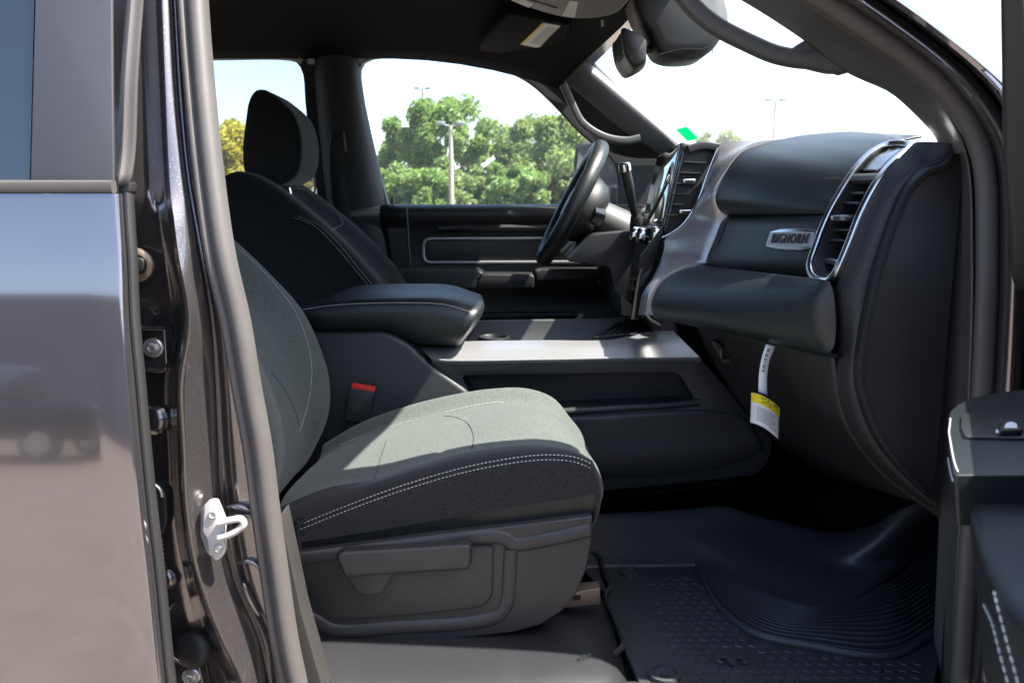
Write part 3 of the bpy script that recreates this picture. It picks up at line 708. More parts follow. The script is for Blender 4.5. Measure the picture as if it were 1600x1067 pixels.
sweep('silver_bezel', bez, rrect(.0052, .006, .003), M['silver'], dd, closed=True)
prism('bezel_insert', roundpoly([W(x, y, 2.935) for x, y in ((664, 375), (1000, 373), (1000, 408), (664, 408))], .026, 6), (0, .02, 0), M['vinyl'], dd, .004)
prism('armrest', roundpoly(WP([(600, 424), (620, 419), (700, 419), (742, 421), (757, 428), (745, 437), (744, 450), (600, 448)], 2.80), .01), (0, .17, 0), M['vinyl_soft'], dd, .010, 4)
prism('pull_cup', roundpoly(WP([(745, 431), (758, 428), (832, 429), (836, 434), (834, 451), (745, 452)], 2.82), .008), (0, .15, 0), M['plastic'], dd, .008)
sp_ = prism('switch_panel', roundpoly(WP([(836, 424), (850, 421), (940, 421), (950, 427), (948, 436), (838, 440)], 2.82), .006), (0, .15, 0), M['plastic'], dd, .005)
for x in (843, 851, 861, 884, 908, 918):
    box('window_switch', W(x, 423.5, 2.85), (.012, .022, .010), M['silver'], dd, .002)
prism('pocket_lip', roundpoly(WP([(745, 490), (900, 489), (905, 495), (745, 497)], 2.90), .003), (0, .05, 0), M['plastic'], dd, .003)
prism('pocket', roundpoly(WP([(560, 452), (745, 455), (755, 480), (745, 500), (560, 500)], 2.93), .02), (0, .02, 0), M['rubber_dark'], dd, .004)
sweep('lock_pin', [W(613, 322, 2.96), W(613, 308, 2.96)], ell(.004, .004, 10), M['rubber_dark'], dd)
wg_ = cr(WP([(606, 330), (588, 255), (570, 175), (561, 125), (564, 100), (580, 91), (640, 89), (705, 91), (765, 101), (825, 127), (868, 165), (902, 202), (935, 230), (958, 250), (966, 275), (966, 330)], 3.005), 60)
obj('window_glass', wg_, [tuple(range(60))], M['glass'], dd, smooth=0)
sweep('glass_channel', [p+Vector((0, -.012, 0)) for p in wg_], rrect(.007, .012, .004), M['rubber_dark'], dd)
obj('outer_skin', [W(560, 325, 3.06), W(1080, 325, 3.06), W(1080, 700, 3.09), W(560, 700, 3.09)], [(0, 1, 2, 3)], M['paint'], dd, smooth=0)
# door mirror outside the glass
mh = prism('mirror_housing', roundpoly(WP([(893, 262), (897, 228), (908, 220), (965, 216), (970, 335), (905, 335)], 3.28), .03, 5), (.05, .10, 0), M['plastic'], dd, .02, 4)
prism('mirror_glass', roundpoly(WP([(901, 262), (904, 234), (914, 227), (962, 224), (965, 300), (905, 312)], 3.272), .03, 5), (0, .004, 0), M['chrome'], dd, 0)
prism('mirror_arm', roundpoly(WP([(955, 290), (990, 285), (990, 330), (950, 335)], 3.12), .02), (0, .17, 0), M['plastic'], dd, .012)

# ================================================================ rear driver-side door
gdp = []
for x0 in (-150, 100, 300, 500, 596):
    gdp.append([W(x0, y, 2.95)+Vector((0, Y-2.95, 0)) for y, Y in prof])
rr = grid('door', surf(gdp, 40, 10), M['plastic'], cab, thick=.004, smooth=60); rr['label'] = 'closed rear door behind the driver seat with a side window'
obj('window_glass', WP([(140, 330), (140, 200), (165, 100), (190, 88), (440, 88), (466, 95), (478, 115), (482, 160), (488, 215), (497, 275), (503, 330)], 3.005), [tuple(range(11))], M['tinted'], rr, smooth=0)
prism('armrest', roundpoly(WP([(100, 424), (420, 421), (440, 430), (436, 450), (100, 450)], 2.82), .01), (0, .15, 0), M['vinyl_soft'], rr, .010, 4)
obj('outer_skin', [W(-150, 325, 3.06), W(558, 325, 3.06), W(558, 700, 3.09), W(-150, 700, 3.09)], [(0, 1, 2, 3)], M['paint'], rr, smooth=0)
sweep('quarter_bezel', cr(WP([(484, 262), (489, 268), (492, 285), (491, 303), (485, 312), (478, 310), (474, 300)], 2.90), 30), ell(.004, .006, 8), M['trim_grey'], rr)
# ================================================================ seats
def seat(name, label, off, bdx, lever=True):
    off = Vector(off)
    t = thing(name, label, 'seat', Vector((-.28, 1.65, .76))+off)
    def O(pts): return [p+off for p in pts]
    def path(px, Y): return O(WP(px, Y))
    # --- cushion: paths from the rear to the front lip, near side to far side
    ns = 44
    A = path([(448, 866), (560, 851), (690, 834), (820, 819), (900, 810), (921, 806)], 1.405)
    A2 = path([(447, 850), (560, 833), (690, 811), (820, 789), (900, 777), (928, 771)], 1.396)
    B = path([(444, 832), (540, 793), (640, 757), (750, 727), (850, 713), (900, 717), (929, 729)], 1.402)
    B2 = path([(438, 812), (530, 776), (630, 742), (740, 714), (845, 702), (893, 706), (926, 720)], 1.420)
    Cc = path([(436, 792), (508, 763), (586, 748), (650, 728), (729, 707), (814, 696), (860, 697), (900, 706), (922, 718)], 1.455)
    Dd = path([(445, 775), (515, 752), (590, 738), (655, 718), (735, 698), (814, 688), (860, 689), (898, 699), (920, 712)], 1.495)
    Ee = path([(478, 742), (560, 708), (640, 686), (730, 664), (820, 652), (868, 660), (898, 684), (915, 708)], 1.64)
    Ff = path([(500, 716), (560, 683), (640, 657), (720, 637), (790, 629), (845, 636), (880, 658), (904, 694)], 1.78)
    Gg = path([(505, 694), (560, 662), (630, 636), (700, 618), (770, 607), (825, 607), (865, 622), (893, 655)], 1.835)
    G2 = [p+Vector((0, .035, -.03)) for p in Gg]
    Hh = [p+Vector((0, .045, -.12)) for p in Gg]
    P = [cr(p, ns) for p in (A, A2, B, B2, Cc, Dd, Ee, Ff, Gg, G2, Hh)]
    zb = A[-1].z-.03; nf = 9
    for pi, p in enumerate(P):
        e = p[-1].copy(); h = e.z-zb; fwd = .022 if pi > 3 else (.004 if pi < 2 else .012)
        for k in range(1, nf+1):
            u = k/nf; p.append(Vector((e.x+fwd*math.sin(u*math.pi)*1.1-.010*u*u+(fwd*.4)*u, e.y, e.z-h*u)))
    N_ = len(P[0])
    def part(nm, idx, m, k):
        gg = [cr([P[j][i] for j in idx], k) for i in range(N_)]
        return gg, m
    gside = [cr([P[j][i] for j in (0, 1)], 5) for i in range(N_)]
    band = grid('cushion_skirt', gside, M['vinyl'], t, smooth=60)
    gbol = [cr([P[j][i] for j in (1, 2, 3, 4)], 18) for i in range(N_)]
    bol = grid('cushion_bolster', gbol, M['bolster'], t, smooth=60)
    # insert, with a quilting groove across it
    gin = []
    for i in range(N_):
        r = cr([P[j][i] for j in (4, 5, 6, 7, 8, 9, 10)], 44); gin.append(r)
    for i, r in enumerate(gin):
        for j, p in enumerate(r):
            s = i/(ns-1); q = j/43
            c1 = .53-.30*max(0, (q-.52))**1.2-.55*max(0, .30-q)*0            # curved seam between rear and front pad
            seam = math.exp(-((s-(.56-.9*(q-.33)**2))/.012)**2) if .05 < q < .62 else 0
            seam2 = math.exp(-((q-.36)/.008)**2) if s < .54 and s > .02 and False else 0
            p.z -= .0035*seam+.003*seam2
            if .04 < q < .68: p.z += .006*math.sin(math.pi*(q-.04)/.64)*(1-math.exp(-((s-.56)/.08)**2)*.5)*(s < 1)
    ins = grid('cushion', gin, M['fabric'], t, smooth=60)
    back = []
    # seams: rib line along the rear pad and far bolster welt
    up = (0, -.3, 1)
    def lift(pts, d=.0018): return [p+Vector((0, -.2*d, d)) for p in pts]
    welt = cr(lift(path([(532, 697), (575, 680), (640, 660), (700, 645), (755, 633), (785, 631), (800, 637)], 1.775), .004), 70)
    stitch('stitching', welt, M['thread'], ins, .0035, .0025, .0006, up)
    # double row of thread on the near bolster
    b1 = cr([p+Vector((0, -.0012, 0)) for p in path([(470, 824), (540, 793.5), (640, 757.5), (750, 727.5), (850, 713.5), (900, 717.5), (926, 728)], 1.402)], 120)
    P2 = cr(B, 200)
    near = [min(P2, key=lambda v: abs(v.x-p.x)) for p in b1]
    l1 = [q+Vector((0, -.0016, .0035)) for q in near]; l2 = [q+Vector((0, -.0020, -.0055)) for q in near]
    stitch('stitching', cr(l1, 120), M['thread'], bol, .0046, .0026, .0008, (0, -1, .4))
    stitch('stitching', cr(l2, 120), M['thread'], bol, .0046, .0026, .0008, (0, -1, .2))
    # end cap seam at the rear of the bolster
    rc = cr(path([(470, 860), (468, 845), (466, 828), (470, 818), (478, 812)], 1.397), 16)
    sweep('corner_welt', rc, ell(.0022, .0022, 8), M['bolster'], bol)
    rp = path([(447, 868), (446, 846), (450, 826), (458, 815), (468, 812), (468, 862)], 1.394)
    prism('bolster_end', roundpoly(rp, .008, 4), (0, .07, 0), M['vinyl'], t, .006, 4)
    # --- plastic base shield
    base = path([(446, 868), (470, 862), (560, 851), (690, 834), (820, 819), (926, 806), (924, 850), (916, 890), (900, 928), (878, 955), (845, 976), (800, 988), (700, 999), (600, 1007), (482, 1016), (472, 990), (458, 935), (450, 900)], 1.385)
    bs = prism('seat_shield', roundpoly(base, .006, 3), (0, .06, 0), M['grey_plastic'], t, .008, 4)
    prism('seat_frame', [p+Vector((0, .05, 0)) for p in O([W(490, 985, 1.41), W(860, 940, 1.41), W(905, 815, 1.41), W(480, 870, 1.41)])], (0, .42, 0), M['plastic'], t, .01)
    # front corner facet, raised rim and recessed panel
    fac = path([(802, 838), (922, 812), (924, 850), (915, 890), (898, 928), (872, 955), (840, 968), (796, 960)], 1.379)
    sweep('shield_rim', cr(path([(452, 876), (560, 862), (690, 846), (760, 838), (790, 842), (800, 850), (860, 842), (922, 828)], 1.384), 60), ell(.013, .0045, 12), M['grey_plastic'], bs)
    rec = roundpoly(path([(459, 884), (560, 868), (690, 856), (771, 852), (769, 930), (757, 945), (738, 950), (640, 961), (540, 968), (522, 966), (508, 956), (490, 930)], 1.3815), .008, 4)
    prism('side_panel', rec, (0, .012, 0), M['grey_plastic'], bs, .0016)
    sweep('panel_gap', [p+Vector((0, -.0004, 0)) for p in rec], ell(.0012, .0016, 6), M['rubber_dark'], bs, closed=True)
    rim = cr(path([(472, 962), (490, 968), (520, 984), (620, 980), (740, 972), (778, 962), (792, 940), (796, 900), (798, 858)], 1.385), 60)
    sweep('shield_rim', rim, ell(.013, .0045, 12), M['grey_plastic'], bs)
    if lever:
        lv = path([(523, 870), (533, 862), (620, 857), (728, 850), (737, 856), (736, 884), (728, 891), (650, 896), (612, 900), (600, 922), (592, 930), (570, 932), (556, 925), (544, 908)], 1.358)
        lo = prism('recline_lever', roundpoly(lv, .006, 4), (0, .028, 0), M['grey_plastic'], t, .005, 4)
        gp = path([(524, 871), (533, 863), (620, 858), (728, 851), (736, 856), (735, 884), (728, 890), (650, 895), (600, 898), (538, 903)], 1.346)
        prism('lever_grip', roundpoly(gp, .007, 4), (0, .016, 0), M['grey_plastic'], lo, .006, 4)
    # slide rail under the cushion
    rl = prism('slide_rail', path([(885, 926), (938, 919), (938, 944), (880, 950)], 1.47), (0, .035, 0), M['rail'], t, .002)
    prism('rail_slot', roundpoly(path([(896, 930), (908, 929), (907, 937), (895, 938)], 1.469), .002), (0, .004, 0), M['rubber_dark'], rl, 0)
    box('rail_track', W(700, 985, 1.47)+off+Vector((0, .02, 0)), (.50, .05, .03), M['plastic'], t, .004)
    # --- backrest: outline lofted across the seat
    OL = [(-.505, .985), (-.465, 1.045), (-.435, 1.114), (-.430, 1.19), (-.447, 1.265), (-.485, 1.355), (-.55, 1.435), (-.632, 1.52), (-.731, 1.605), (-.808, 1.660), (-.868, 1.688), (-.92, 1.69), (-.96, 1.66), (-.97, 1.60), (-.955, 1.50), (-.90, 1.35), (-.81, 1.18), (-.70, 1.03), (-.60, .965)]
    loop = cr([Vector((x, 0, z)) for x, z in OL], 90, closed=True)
    cen = Vector((-.69, 0, 1.34)); secs = []
    for yy, inset, rec_ in ((-.232, .045, 0), (-.243, .022, 0), (-.246, .008, 0), (-.240, 0, 0), (-.215, -.004, 0), (-.175, -.004, 0), (-.145, 0, .012), (-.125, 0, .032), (-.06, 0, .036), (0, 0, .038), (.06, 0, .036), (.125, 0, .032), (.145, 0, .012), (.175, -.004, 0), (.215, -.004, 0), (.240, 0, 0), (.246, .008, 0), (.243, .022, 0), (.232, .045, 0)):
        r = []
        for k, p in enumerate(loop):
            a = loop[k-1]; b_ = loop[(k+1) % 90]; tn = (b_-a).normalized(); nr = Vector((tn.z, 0, -tn.x))
            if nr.dot(p-cen) < 0: nr = -nr
            front = max(0, min(1, (k/90-.03)/.1))*max(0, min(1, (.50-k/90)/.1))
            wdt = 1-.16*max(0, (p.z-1.40)/.3)**1.5
            q = p-nr*(inset+rec_*front); r.append(Vector((q.x+bdx, 1.65+yy*wdt, q.z))+off)
        secs.append(r)
    n = len(secs); near_s = secs[:7]; mid_s = secs[6:13]; far_s = secs[12:]
    dx = Vector((-.02, 0, 0))
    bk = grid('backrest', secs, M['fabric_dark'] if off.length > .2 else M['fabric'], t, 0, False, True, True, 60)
    if not off.length:
        for pts in ([(372, 388), (405, 418), (440, 457), (464, 492), (480, 535), (487, 580), (483, 620), (474, 655), (466, 676)],):
            stitch('stitching', hits(bk, pts, .0008, 140), M['thread'], bk, .0042, .0028, .00075, (0, -1, 0))
        cre = hits(bk, [(424, 582), (436, 596), (450, 618), (462, 645), (468, 668)], .0002, 40)
        sweep('panel_seam', cre, ell(.0010, .0007, 6), M['seam'], bk)
        for pts in ([(604, 688), (598, 705), (591, 728), (585, 748)], [(694, 650), (708, 651), (720, 655), (733, 664), (740, 684), (737, 703)]):
            h_ = hits(ins, pts, .0001, 40)
            if len(h_) > 8: sweep('panel_seam', h_, ell(.0010, .0007, 6), M['seam'], ins)
    else:
        for pts in ([(460, 340), (490, 352), (520, 380), (550, 415), (575, 445)], [(466, 338), (498, 352), (528, 380), (557, 415), (582, 445)], [(448, 295), (475, 296), (490, 305)], [(518, 360), (535, 350), (530, 335)]):
            h_ = hits(bk, pts, .0010, 90)
            if len(h_) > 8: stitch('stitching', h_, M['thread'], bk, .0042, .0032, .0008, (0, -1, 0))
    bf = []
    # --- head restraint
    HO = [(383, 262), (379, 225), (384, 180), (391, 145), (402, 131), (418, 130), (440, 143), (465, 164), (476, 185), (482, 215), (480, 245), (470, 266), (452, 277), (420, 282), (392, 282)]
    hl_ = cr([p-Vector((.045, .96, .020)) for p in WP([(383+(x-383)*.90, y) for x, y in HO], 2.50)], 60, closed=True)
    hc = sum(hl_, Vector())/60; hs = []
    for yy, sc in ((-.100, .84), (-.112, .93), (-.116, .98), (-.112, 1.0), (-.09, 1.0), (0, 1.0), (.09, .99), (.112, .97), (.116, .95), (.112, .90), (.100, .80)):
        hs.append([Vector((hc.x+(p.x-hc.x)*sc, 1.65+yy, hc.z+(p.z-hc.z)*sc))+off for p in hl_])
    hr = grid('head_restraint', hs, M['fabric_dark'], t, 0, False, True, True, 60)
    for yy in (-.055, .055):
        sweep('post', [hc+off+Vector((.0, 1.65-hc.y+yy, -.10)), hc+off+Vector((.02, 1.65-hc.y+yy, -.22))], ell(.006, .006, 10), M['satin'], hr)
    return t
seat('passenger_seat', 'grey cloth front passenger seat with dark bolster and white stitching', (0, 0, 0), 0.0)
seat('driver_seat', "black cloth driver's seat with head restraint beyond the centre armrest", (.045, .96, 0), .063, lever=False)
# rear bench, dark behind the front seats
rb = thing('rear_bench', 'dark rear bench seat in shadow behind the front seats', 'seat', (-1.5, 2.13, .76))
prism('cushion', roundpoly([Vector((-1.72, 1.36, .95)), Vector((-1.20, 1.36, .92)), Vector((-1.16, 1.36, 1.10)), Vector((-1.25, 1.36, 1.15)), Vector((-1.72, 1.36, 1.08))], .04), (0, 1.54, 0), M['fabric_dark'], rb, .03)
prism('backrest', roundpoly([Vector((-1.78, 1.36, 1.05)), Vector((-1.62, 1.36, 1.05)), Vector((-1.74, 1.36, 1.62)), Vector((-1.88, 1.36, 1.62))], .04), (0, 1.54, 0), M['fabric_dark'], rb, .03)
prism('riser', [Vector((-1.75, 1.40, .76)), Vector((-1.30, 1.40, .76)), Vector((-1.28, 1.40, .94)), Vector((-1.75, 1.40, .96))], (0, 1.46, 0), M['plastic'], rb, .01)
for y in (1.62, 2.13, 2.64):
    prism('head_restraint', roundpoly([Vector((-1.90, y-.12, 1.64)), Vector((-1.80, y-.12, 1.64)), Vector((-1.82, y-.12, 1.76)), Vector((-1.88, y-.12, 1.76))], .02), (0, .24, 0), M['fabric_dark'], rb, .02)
# buckle
bk = thing('seat_belt_buckle', 'black seat belt buckle with red button beside the passenger cushion', 'buckle', W(560, 700, 1.90))
prism('buckle_body', roundpoly(WP([(545, 606), (586, 612), (572, 664), (538, 657)], 1.895), .004), (0, .024, 0), M['plastic'], bk, .004)
prism('release_button', roundpoly(WP([(549, 600), (586, 606), (585, 613), (548, 608)], 1.897), .002), (0, .02, 0), M['red'], bk, .002)
prism('buckle_label', WP([(551, 625), (565, 627), (563, 640), (549, 638)], 1.8945), (0, .001, 0), M['ink'], bk, 0)
sweep('buckle_strap', cr(WP([(556, 660), (550, 690), (535, 740)], 1.905), 10), rrect(.02, .004, .002), M['fabric_dark'], bk)
# ================================================================ centre console
cc = thing('centre_console', 'black centre console with satin silver side trim and storage pocket', 'console', (.05, 2.13, .76))
prism('bin_side', roundpoly(WP([(440, 521), (604, 518), (640, 538), (664, 563), (735, 614), (760, 700), (770, 790), (430, 790)], 1.935), .02, 4), (0, .39, 0), M['console'], cc, .012, 4)
pocket = roundpoly(WP([(718, 586), (1060, 581), (1086, 624), (1070, 630), (880, 640), (745, 632)], 1.95), .022, 5)
face = roundpoly(WP([(672, 563), (1096, 562), (1130, 600), (1170, 650), (1208, 690), (1200, 722), (1180, 742), (1080, 752), (930, 768), (760, 780), (700, 640)], 1.95), .012, 3)
sd = holed('side_panel', face, [pocket], (0, .09, 0), M['console'], cc, bevel=.004)
obj('pocket_back', [p+Vector((0, .088, 0)) for p in pocket], [tuple(range(len(pocket)))], M['rubber_dark'], sd, smooth=0)
prism('tunnel_body', WP([(700, 600), (1080, 590), (1130, 640), (1150, 760), (760, 800)], 2.045), (0, .28, 0), M['console'], cc, .01)
# lower raised moulding with its rolled foot
sweep('pocket_sill', cr(WP([(880, 643), (960, 638), (1050, 632), (1092, 628)], 1.950), 20), ell(.010, .010, 10), M['console'], sd)
grid('lower_moulding', surf([WP([(760, 655), (930, 648), (1100, 640), (1160, 650)], 1.9485), WP([(760, 690), (930, 683), (1110, 672), (1180, 672)], 1.946), WP([(760, 735), (930, 727), (1110, 712), (1190, 690)], 1.941), WP([(760, 760), (930, 750), (1110, 735), (1196, 705)], 1.950), WP([(760, 785), (930, 772), (1110, 755), (1198, 722)], 1.99)], 40, 16), M['console'], cc, thick=.004, smooth=60)
# satin plate: rolled lower edge, flat sloping top
lo = [(676, 564), (695, 567), (850, 566), (1000, 563), (1096, 562)]
up_ = [(650, 537), (735, 533), (850, 531.5), (955, 530.5), (1005, 520), (1052, 517)]
pa = [WP([(x, y+3) for x, y in lo], 1.955), WP(lo, 1.936), WP([(a-3, b_-4) for a, b_ in lo], 1.932), [a.lerp(b_, .45) for a, b_ in zip(cr(WP([(x-3, y-4) for x, y in lo], 1.932), 8), cr(WP(up_, 2.035), 8))], WP(up_, 2.035), WP([(x, y+1) for x, y in up_], 2.045), [p+Vector((0, .012, -.03)) for p in WP(up_, 2.045)]]
def dens(l): return cr(l, 60)
gsp = [[d[i] for d in map(dens, pa)] for i in range(60)]
gsp = [[r[0], r[1], r[1].lerp(r[2], .5), r[2], r[3], r[4], r[5], r[6]] for r in gsp]
grid('silver_plate', gsp, M['silver'], cc, smooth=50)
# tray floor, far wall and far rim
zt = W(850, 531, 2.04).z
prism('tray', [Vector((-.28, 2.045, zt-.06)), Vector((.42, 2.045, zt-.05)), Vector((.42, 2.29, zt-.05)), Vector((-.28, 2.29, zt-.06))], (0, 0, -.03), M['console'], cc, .004)
fw1 = WP([(640, 503), (735, 502), (850, 500.5), (960, 499), (985, 496), (1015, 490)], 2.30)
fw0 = [Vector((p.x, 2.285, zt-.055)) for p in fw1]
grid('far_wall', surf([fw0, [a.lerp(b_, .5)+Vector((0, .004, 0)) for a, b_ in zip(fw0, fw1)], fw1, [p+Vector((0, .02, 0)) for p in fw1], [p+Vector((0, .04, -.25)) for p in fw1]], 40, 16), M['trim_grey'], cc, smooth=40)
ctr = WZ(772, 527, zt-.012)
cp_ = lathe('cup_holder', [(.030, -.05), (.034, 0), (.037, .004), (.041, .003), (.043, -.004), (.043, -.04)], Vector((ctr.x, 2.15, zt-.012)), (0, 0, 1), M['plastic'], cc, 32, 60)
# ribbed ramp running up to the dash
rp0 = WP([(925, 527), (990, 521), (1060, 518)], 2.06); rp1 = WP([(960, 506), (1000, 497), (1052, 491)], 2.27)
rmp = grid('ramp_mat', surf([rp0, rp1], 16, 10), M['plastic'], cc, thick=.004)
for k in range(9):
    t = (k+.5)/9; a = cr(rp0, 30)[int(2+26*t)]; b_ = cr(rp1, 30)[int(2+26*t)]
    sweep('ramp_rib', [a+Vector((0, 0, .003)), b_+Vector((0, 0, .003))], ell(.0025, .002, 6), M['rubber_dark'], rmp, ref=(0, 0, 1))
# armrest lid
L = [WP([(474, 500), (500, 516), (604, 519), (648, 534), (716, 537)], 1.955),
     WP([(466, 490), (500, 494), (620, 497), (690, 508), (733, 512)], 1.925),
     WP([(468, 484), (520, 477), (620, 473), (695, 476), (742, 490)], 1.93),
     WP([(476, 478), (530, 467), (620, 462), (700, 464), (746, 476)], 1.975),
     WP([(510, 464), (540, 455), (640, 451), (700, 453), (748, 464)], 2.15),
     WP([(535, 459), (560, 450), (650, 446), (705, 448), (746, 462)], 2.30),
     [p+Vector((0, .03, -.05)) for p in WP([(535, 459), (560, 450), (650, 446), (705, 448), (742, 462)], 2.31)],
     [p+Vector((0, .0, -.10)) for p in WP([(535, 459), (560, 450), (650, 446), (705, 448), (734, 462)], 2.30)]]
D_ = [cr(l, 44) for l in L]; lg = []
for i in range(44): lg.append(cr([d[i] for d in D_], 48, closed=True))
def shrink(r, k, dx):
    c = sum(r, Vector())/len(r); return [Vector((p.x+dx, c.y+(p.y-c.y)*k, c.z+(p.z-c.z)*k)) for p in r]
lg = [shrink(lg[0], .75, -.012), shrink(lg[0], .92, -.008)]+lg+[shrink(lg[-1], .97, .006), shrink(lg[-1], .88, .012), shrink(lg[-1], .70, .014)]
lid = grid('armrest_lid', lg, M['vinyl_soft'], cc, 0, False, True, True, 60)
stitch('stitching', [p+Vector((0, -.002, .001)) for p in cr(WP([(474, 484), (520, 477.5), (620, 473.5), (695, 476.5), (736, 488)], 1.9285), 120)], M['thread'], lid, .0050, .0026, .0009, (0, -1, .3))
# ================================================================ dashboard
da = thing('dashboard', 'black padded dashboard with chrome edged vents and silver centre stack surround', 'dashboard', (.6, 2.13, .76))
def ruled(R_, YR, L_, YL, n=40, m=26, bow=0):
    """pad between a near outline and a far outline, both running top to bottom"""
    a = cr([W(x, y, YR if not isinstance(YR, list) else YR[i]) for i, (x, y) in enumerate(R_)], n)
    b_ = cr([W(x, y, YL if not isinstance(YL, list) else YL[i]) for i, (x, y) in enumerate(L_)], n)
    g_ = []
    for i in range(n):
        g_.append([a[i].lerp(b_[i], j/(m-1))+Vector((-bow*math.sin(math.pi*j/(m-1)), 0, 0)) for j in range(m)])
    return g_
# carcass behind the pads
prism('carcass', [Vector((.62, 1.34, 1.66)), Vector((1.02, 1.34, 1.66)), Vector((1.04, 1.34, 1.0)), Vector((.86, 1.34, .98)), Vector((.66, 1.34, 1.12)), Vector((.62, 1.34, 1.3))], (0, .60, 0), M['plastic'], da, .01)
prism('carcass', [Vector((.56, 1.95, 1.68)), Vector((1.02, 1.95, 1.68)), Vector((1.04, 1.95, 1.0)), Vector((.80, 1.95, .98)), Vector((.54, 1.95, 1.15)), Vector((.50, 1.95, 1.3)), Vector((.52, 1.95, 1.5))], (0, 1.0, 0), M['plastic'], da, .02)
# upper (airbag) pad
Ru = [(1440, 212), (1405, 220), (1382, 231), (1359, 244), (1335, 269), (1312, 304), (1300, 322), (1297, 333), (1315, 338)]
Lu = [(1330, 205), (1250, 212), (1185, 226), (1156, 237), (1134, 262), (1119, 292), (1114, 314), (1126, 334), (1150, 338)]
apad = grid('airbag_pad', ruled(Ru, 1.478, Lu, 1.93, 46, 26, .012), M['vinyl_soft'], da, thick=.004, smooth=70)
am = [hit(apad, x, y, .0012) for x, y in ((1286, 280), (1318, 280), (1302, 272), (1302, 288))]
if all(am): text('airbag_mark', 'SRS AIRBAG', (am[0]+am[1])/2, .010, M['ink'], da, frame(am[1]-am[0], am[2]-am[3]), .0002)
# dash top reaching the windscreen, far side too
gt = [[Vector((x, y, z)) for x, z in ((.66, 1.672), (.72, 1.690), (.85, 1.692), (1.0, 1.67))] for y in (1.50, 1.7, 1.95, 2.1)]
grid('dash_top', [cr(r, 10) for r in gt], M['vinyl_soft'], da, thick=.006, smooth=70)
gt = [[Vector((x, y, z)) for x, z in ((.52, 1.60), (.54, 1.66), (.62, 1.70), (.80, 1.70), (1.0, 1.67))] for y in (2.08, 2.4, 2.7, 2.93)]
grid('dash_top', [cr(r, 12) for r in gt], M['vinyl_soft'], da, thick=.006, smooth=70)
# glove box upper door with badge
Rm = [(1308, 336), (1297, 352), (1287, 385), (1279, 415), (1281, 436)]
Lm = [(1138, 337), (1128, 346), (1116, 375), (1104, 405), (1104, 416)]
mp_ = grid('glovebox_door', ruled(Rm, 1.455, Lm, 1.91, 24, 20, .008), M['vinyl'], da, thick=.004, smooth=70)
sweep('door_seam', cr(WP([(1142, 340), (1131, 356), (1121, 385), (1113, 411)], 1.875), 16), ell(.0012, .002, 6), M['rubber_dark'], mp_)
def on_mid(px, py, d=0):
    """point of the glove box door seen at a pixel"""
    g_ = ruled(Rm, 1.455, Lm, 1.91, 40, 60, .008); best = None
    for r in g_:
        for p in r:
            v = p-Vector((0, 0, ZC)); dp_ = v.y*CP-v.z*SP; x = 800+FPX*v.x/dp_; y = 533.5-FPX*(v.y*SP+v.z*CP)/dp_
            e = (x-px)**2+(y-py)**2
            if best is None or e < best[0]: best = (e, p)
    return best[1]
bl = on_mid(1206, 375); br = on_mid(1274, 375); bt = on_mid(1240, 366); bb = on_mid(1240, 388)
bx = (br-bl).normalized(); by = (bt-bb).normalized(); F3 = frame(bx, by); bx, by, bz_ = F3.col[0], F3.col[1], F3.col[2]
if bz_.x > 0: bz_ = -bz_
bc = (bl+br)/2+bz_*.004; bw = (br-bl).length*.56; bh = .0215
bd = prism('badge', [bc+bx*x+by*y for x, y in ((-bw, -bh*.70), (-bw*.5, -bh*.95), (0, -bh), (bw*.5, -bh*.95), (bw, -bh*.70), (bw*.95, bh*.70), (bw*.5, bh*.95), (0, bh), (-bw*.5, bh*.95), (-bw*.95, bh*.70))], -bz_*.004, M['satin'], mp_, .001)
prism('badge_field', [bc+bz_*.0004+bx*x+by*y for x, y in ((-bw*.94, -bh*.60), (0, -bh*.68), (bw*.94, -bh*.60), (bw*.92, bh*.60), (0, bh*.68), (-bw*.92, bh*.60))], bz_*.0006, M['silver'], mp_, 0)
sh = .10
Mx = Matrix(((bx.x, by.x+bx.x*sh, bz_.x), (bx.y, by.y+bx.y*sh, bz_.y), (bx.z, by.z+bx.z*sh, bz_.z)))
text('badge_lettering', 'BIGHORN', bc+bz_*.0022, .0270, M['ink'], mp_, Mx, .0012, sx=.93, space=1.17)
# lower padded roll
Ra = [(1282, 436), (1278, 446), (1268, 466), (1266, 505), (1274, 538), (1288, 553), (1310, 556)]
Re = [(1296, 440), (1300, 450), (1304, 472), (1306, 510), (1303, 540), (1297, 552), (1312, 556)]
La = [(1100, 414), (1062, 420), (1028, 442), (1013, 476), (1019, 494), (1040, 500), (1075, 503)]
g1 = ruled(Ra, 1.345, La, 1.93, 34, 24, .006); en = cr(WP(Re, 1.322), 34); e2_ = cr([W(x+2, y+1, 1.34) for x, y in Re], 34); fl = cr(WP([(x+10, y) for x, y in La], 1.96), 34)
g1 = [[e2_[i], en[i], en[i].lerp(r[0], .45)+Vector((-.003, -.004, 0))]+r+[fl[i]] for i, r in enumerate(g1)]
grid('knee_pad', g1, M['vinyl_soft'], da, thick=.004, smooth=75)
sweep('silver_edge', cr(WP([(1098, 411), (1062, 417), (1026, 439), (1009, 476), (1015, 496), (1032, 507)], 1.945), 40), ell(.0045, .006, 10), M['silver'], da)
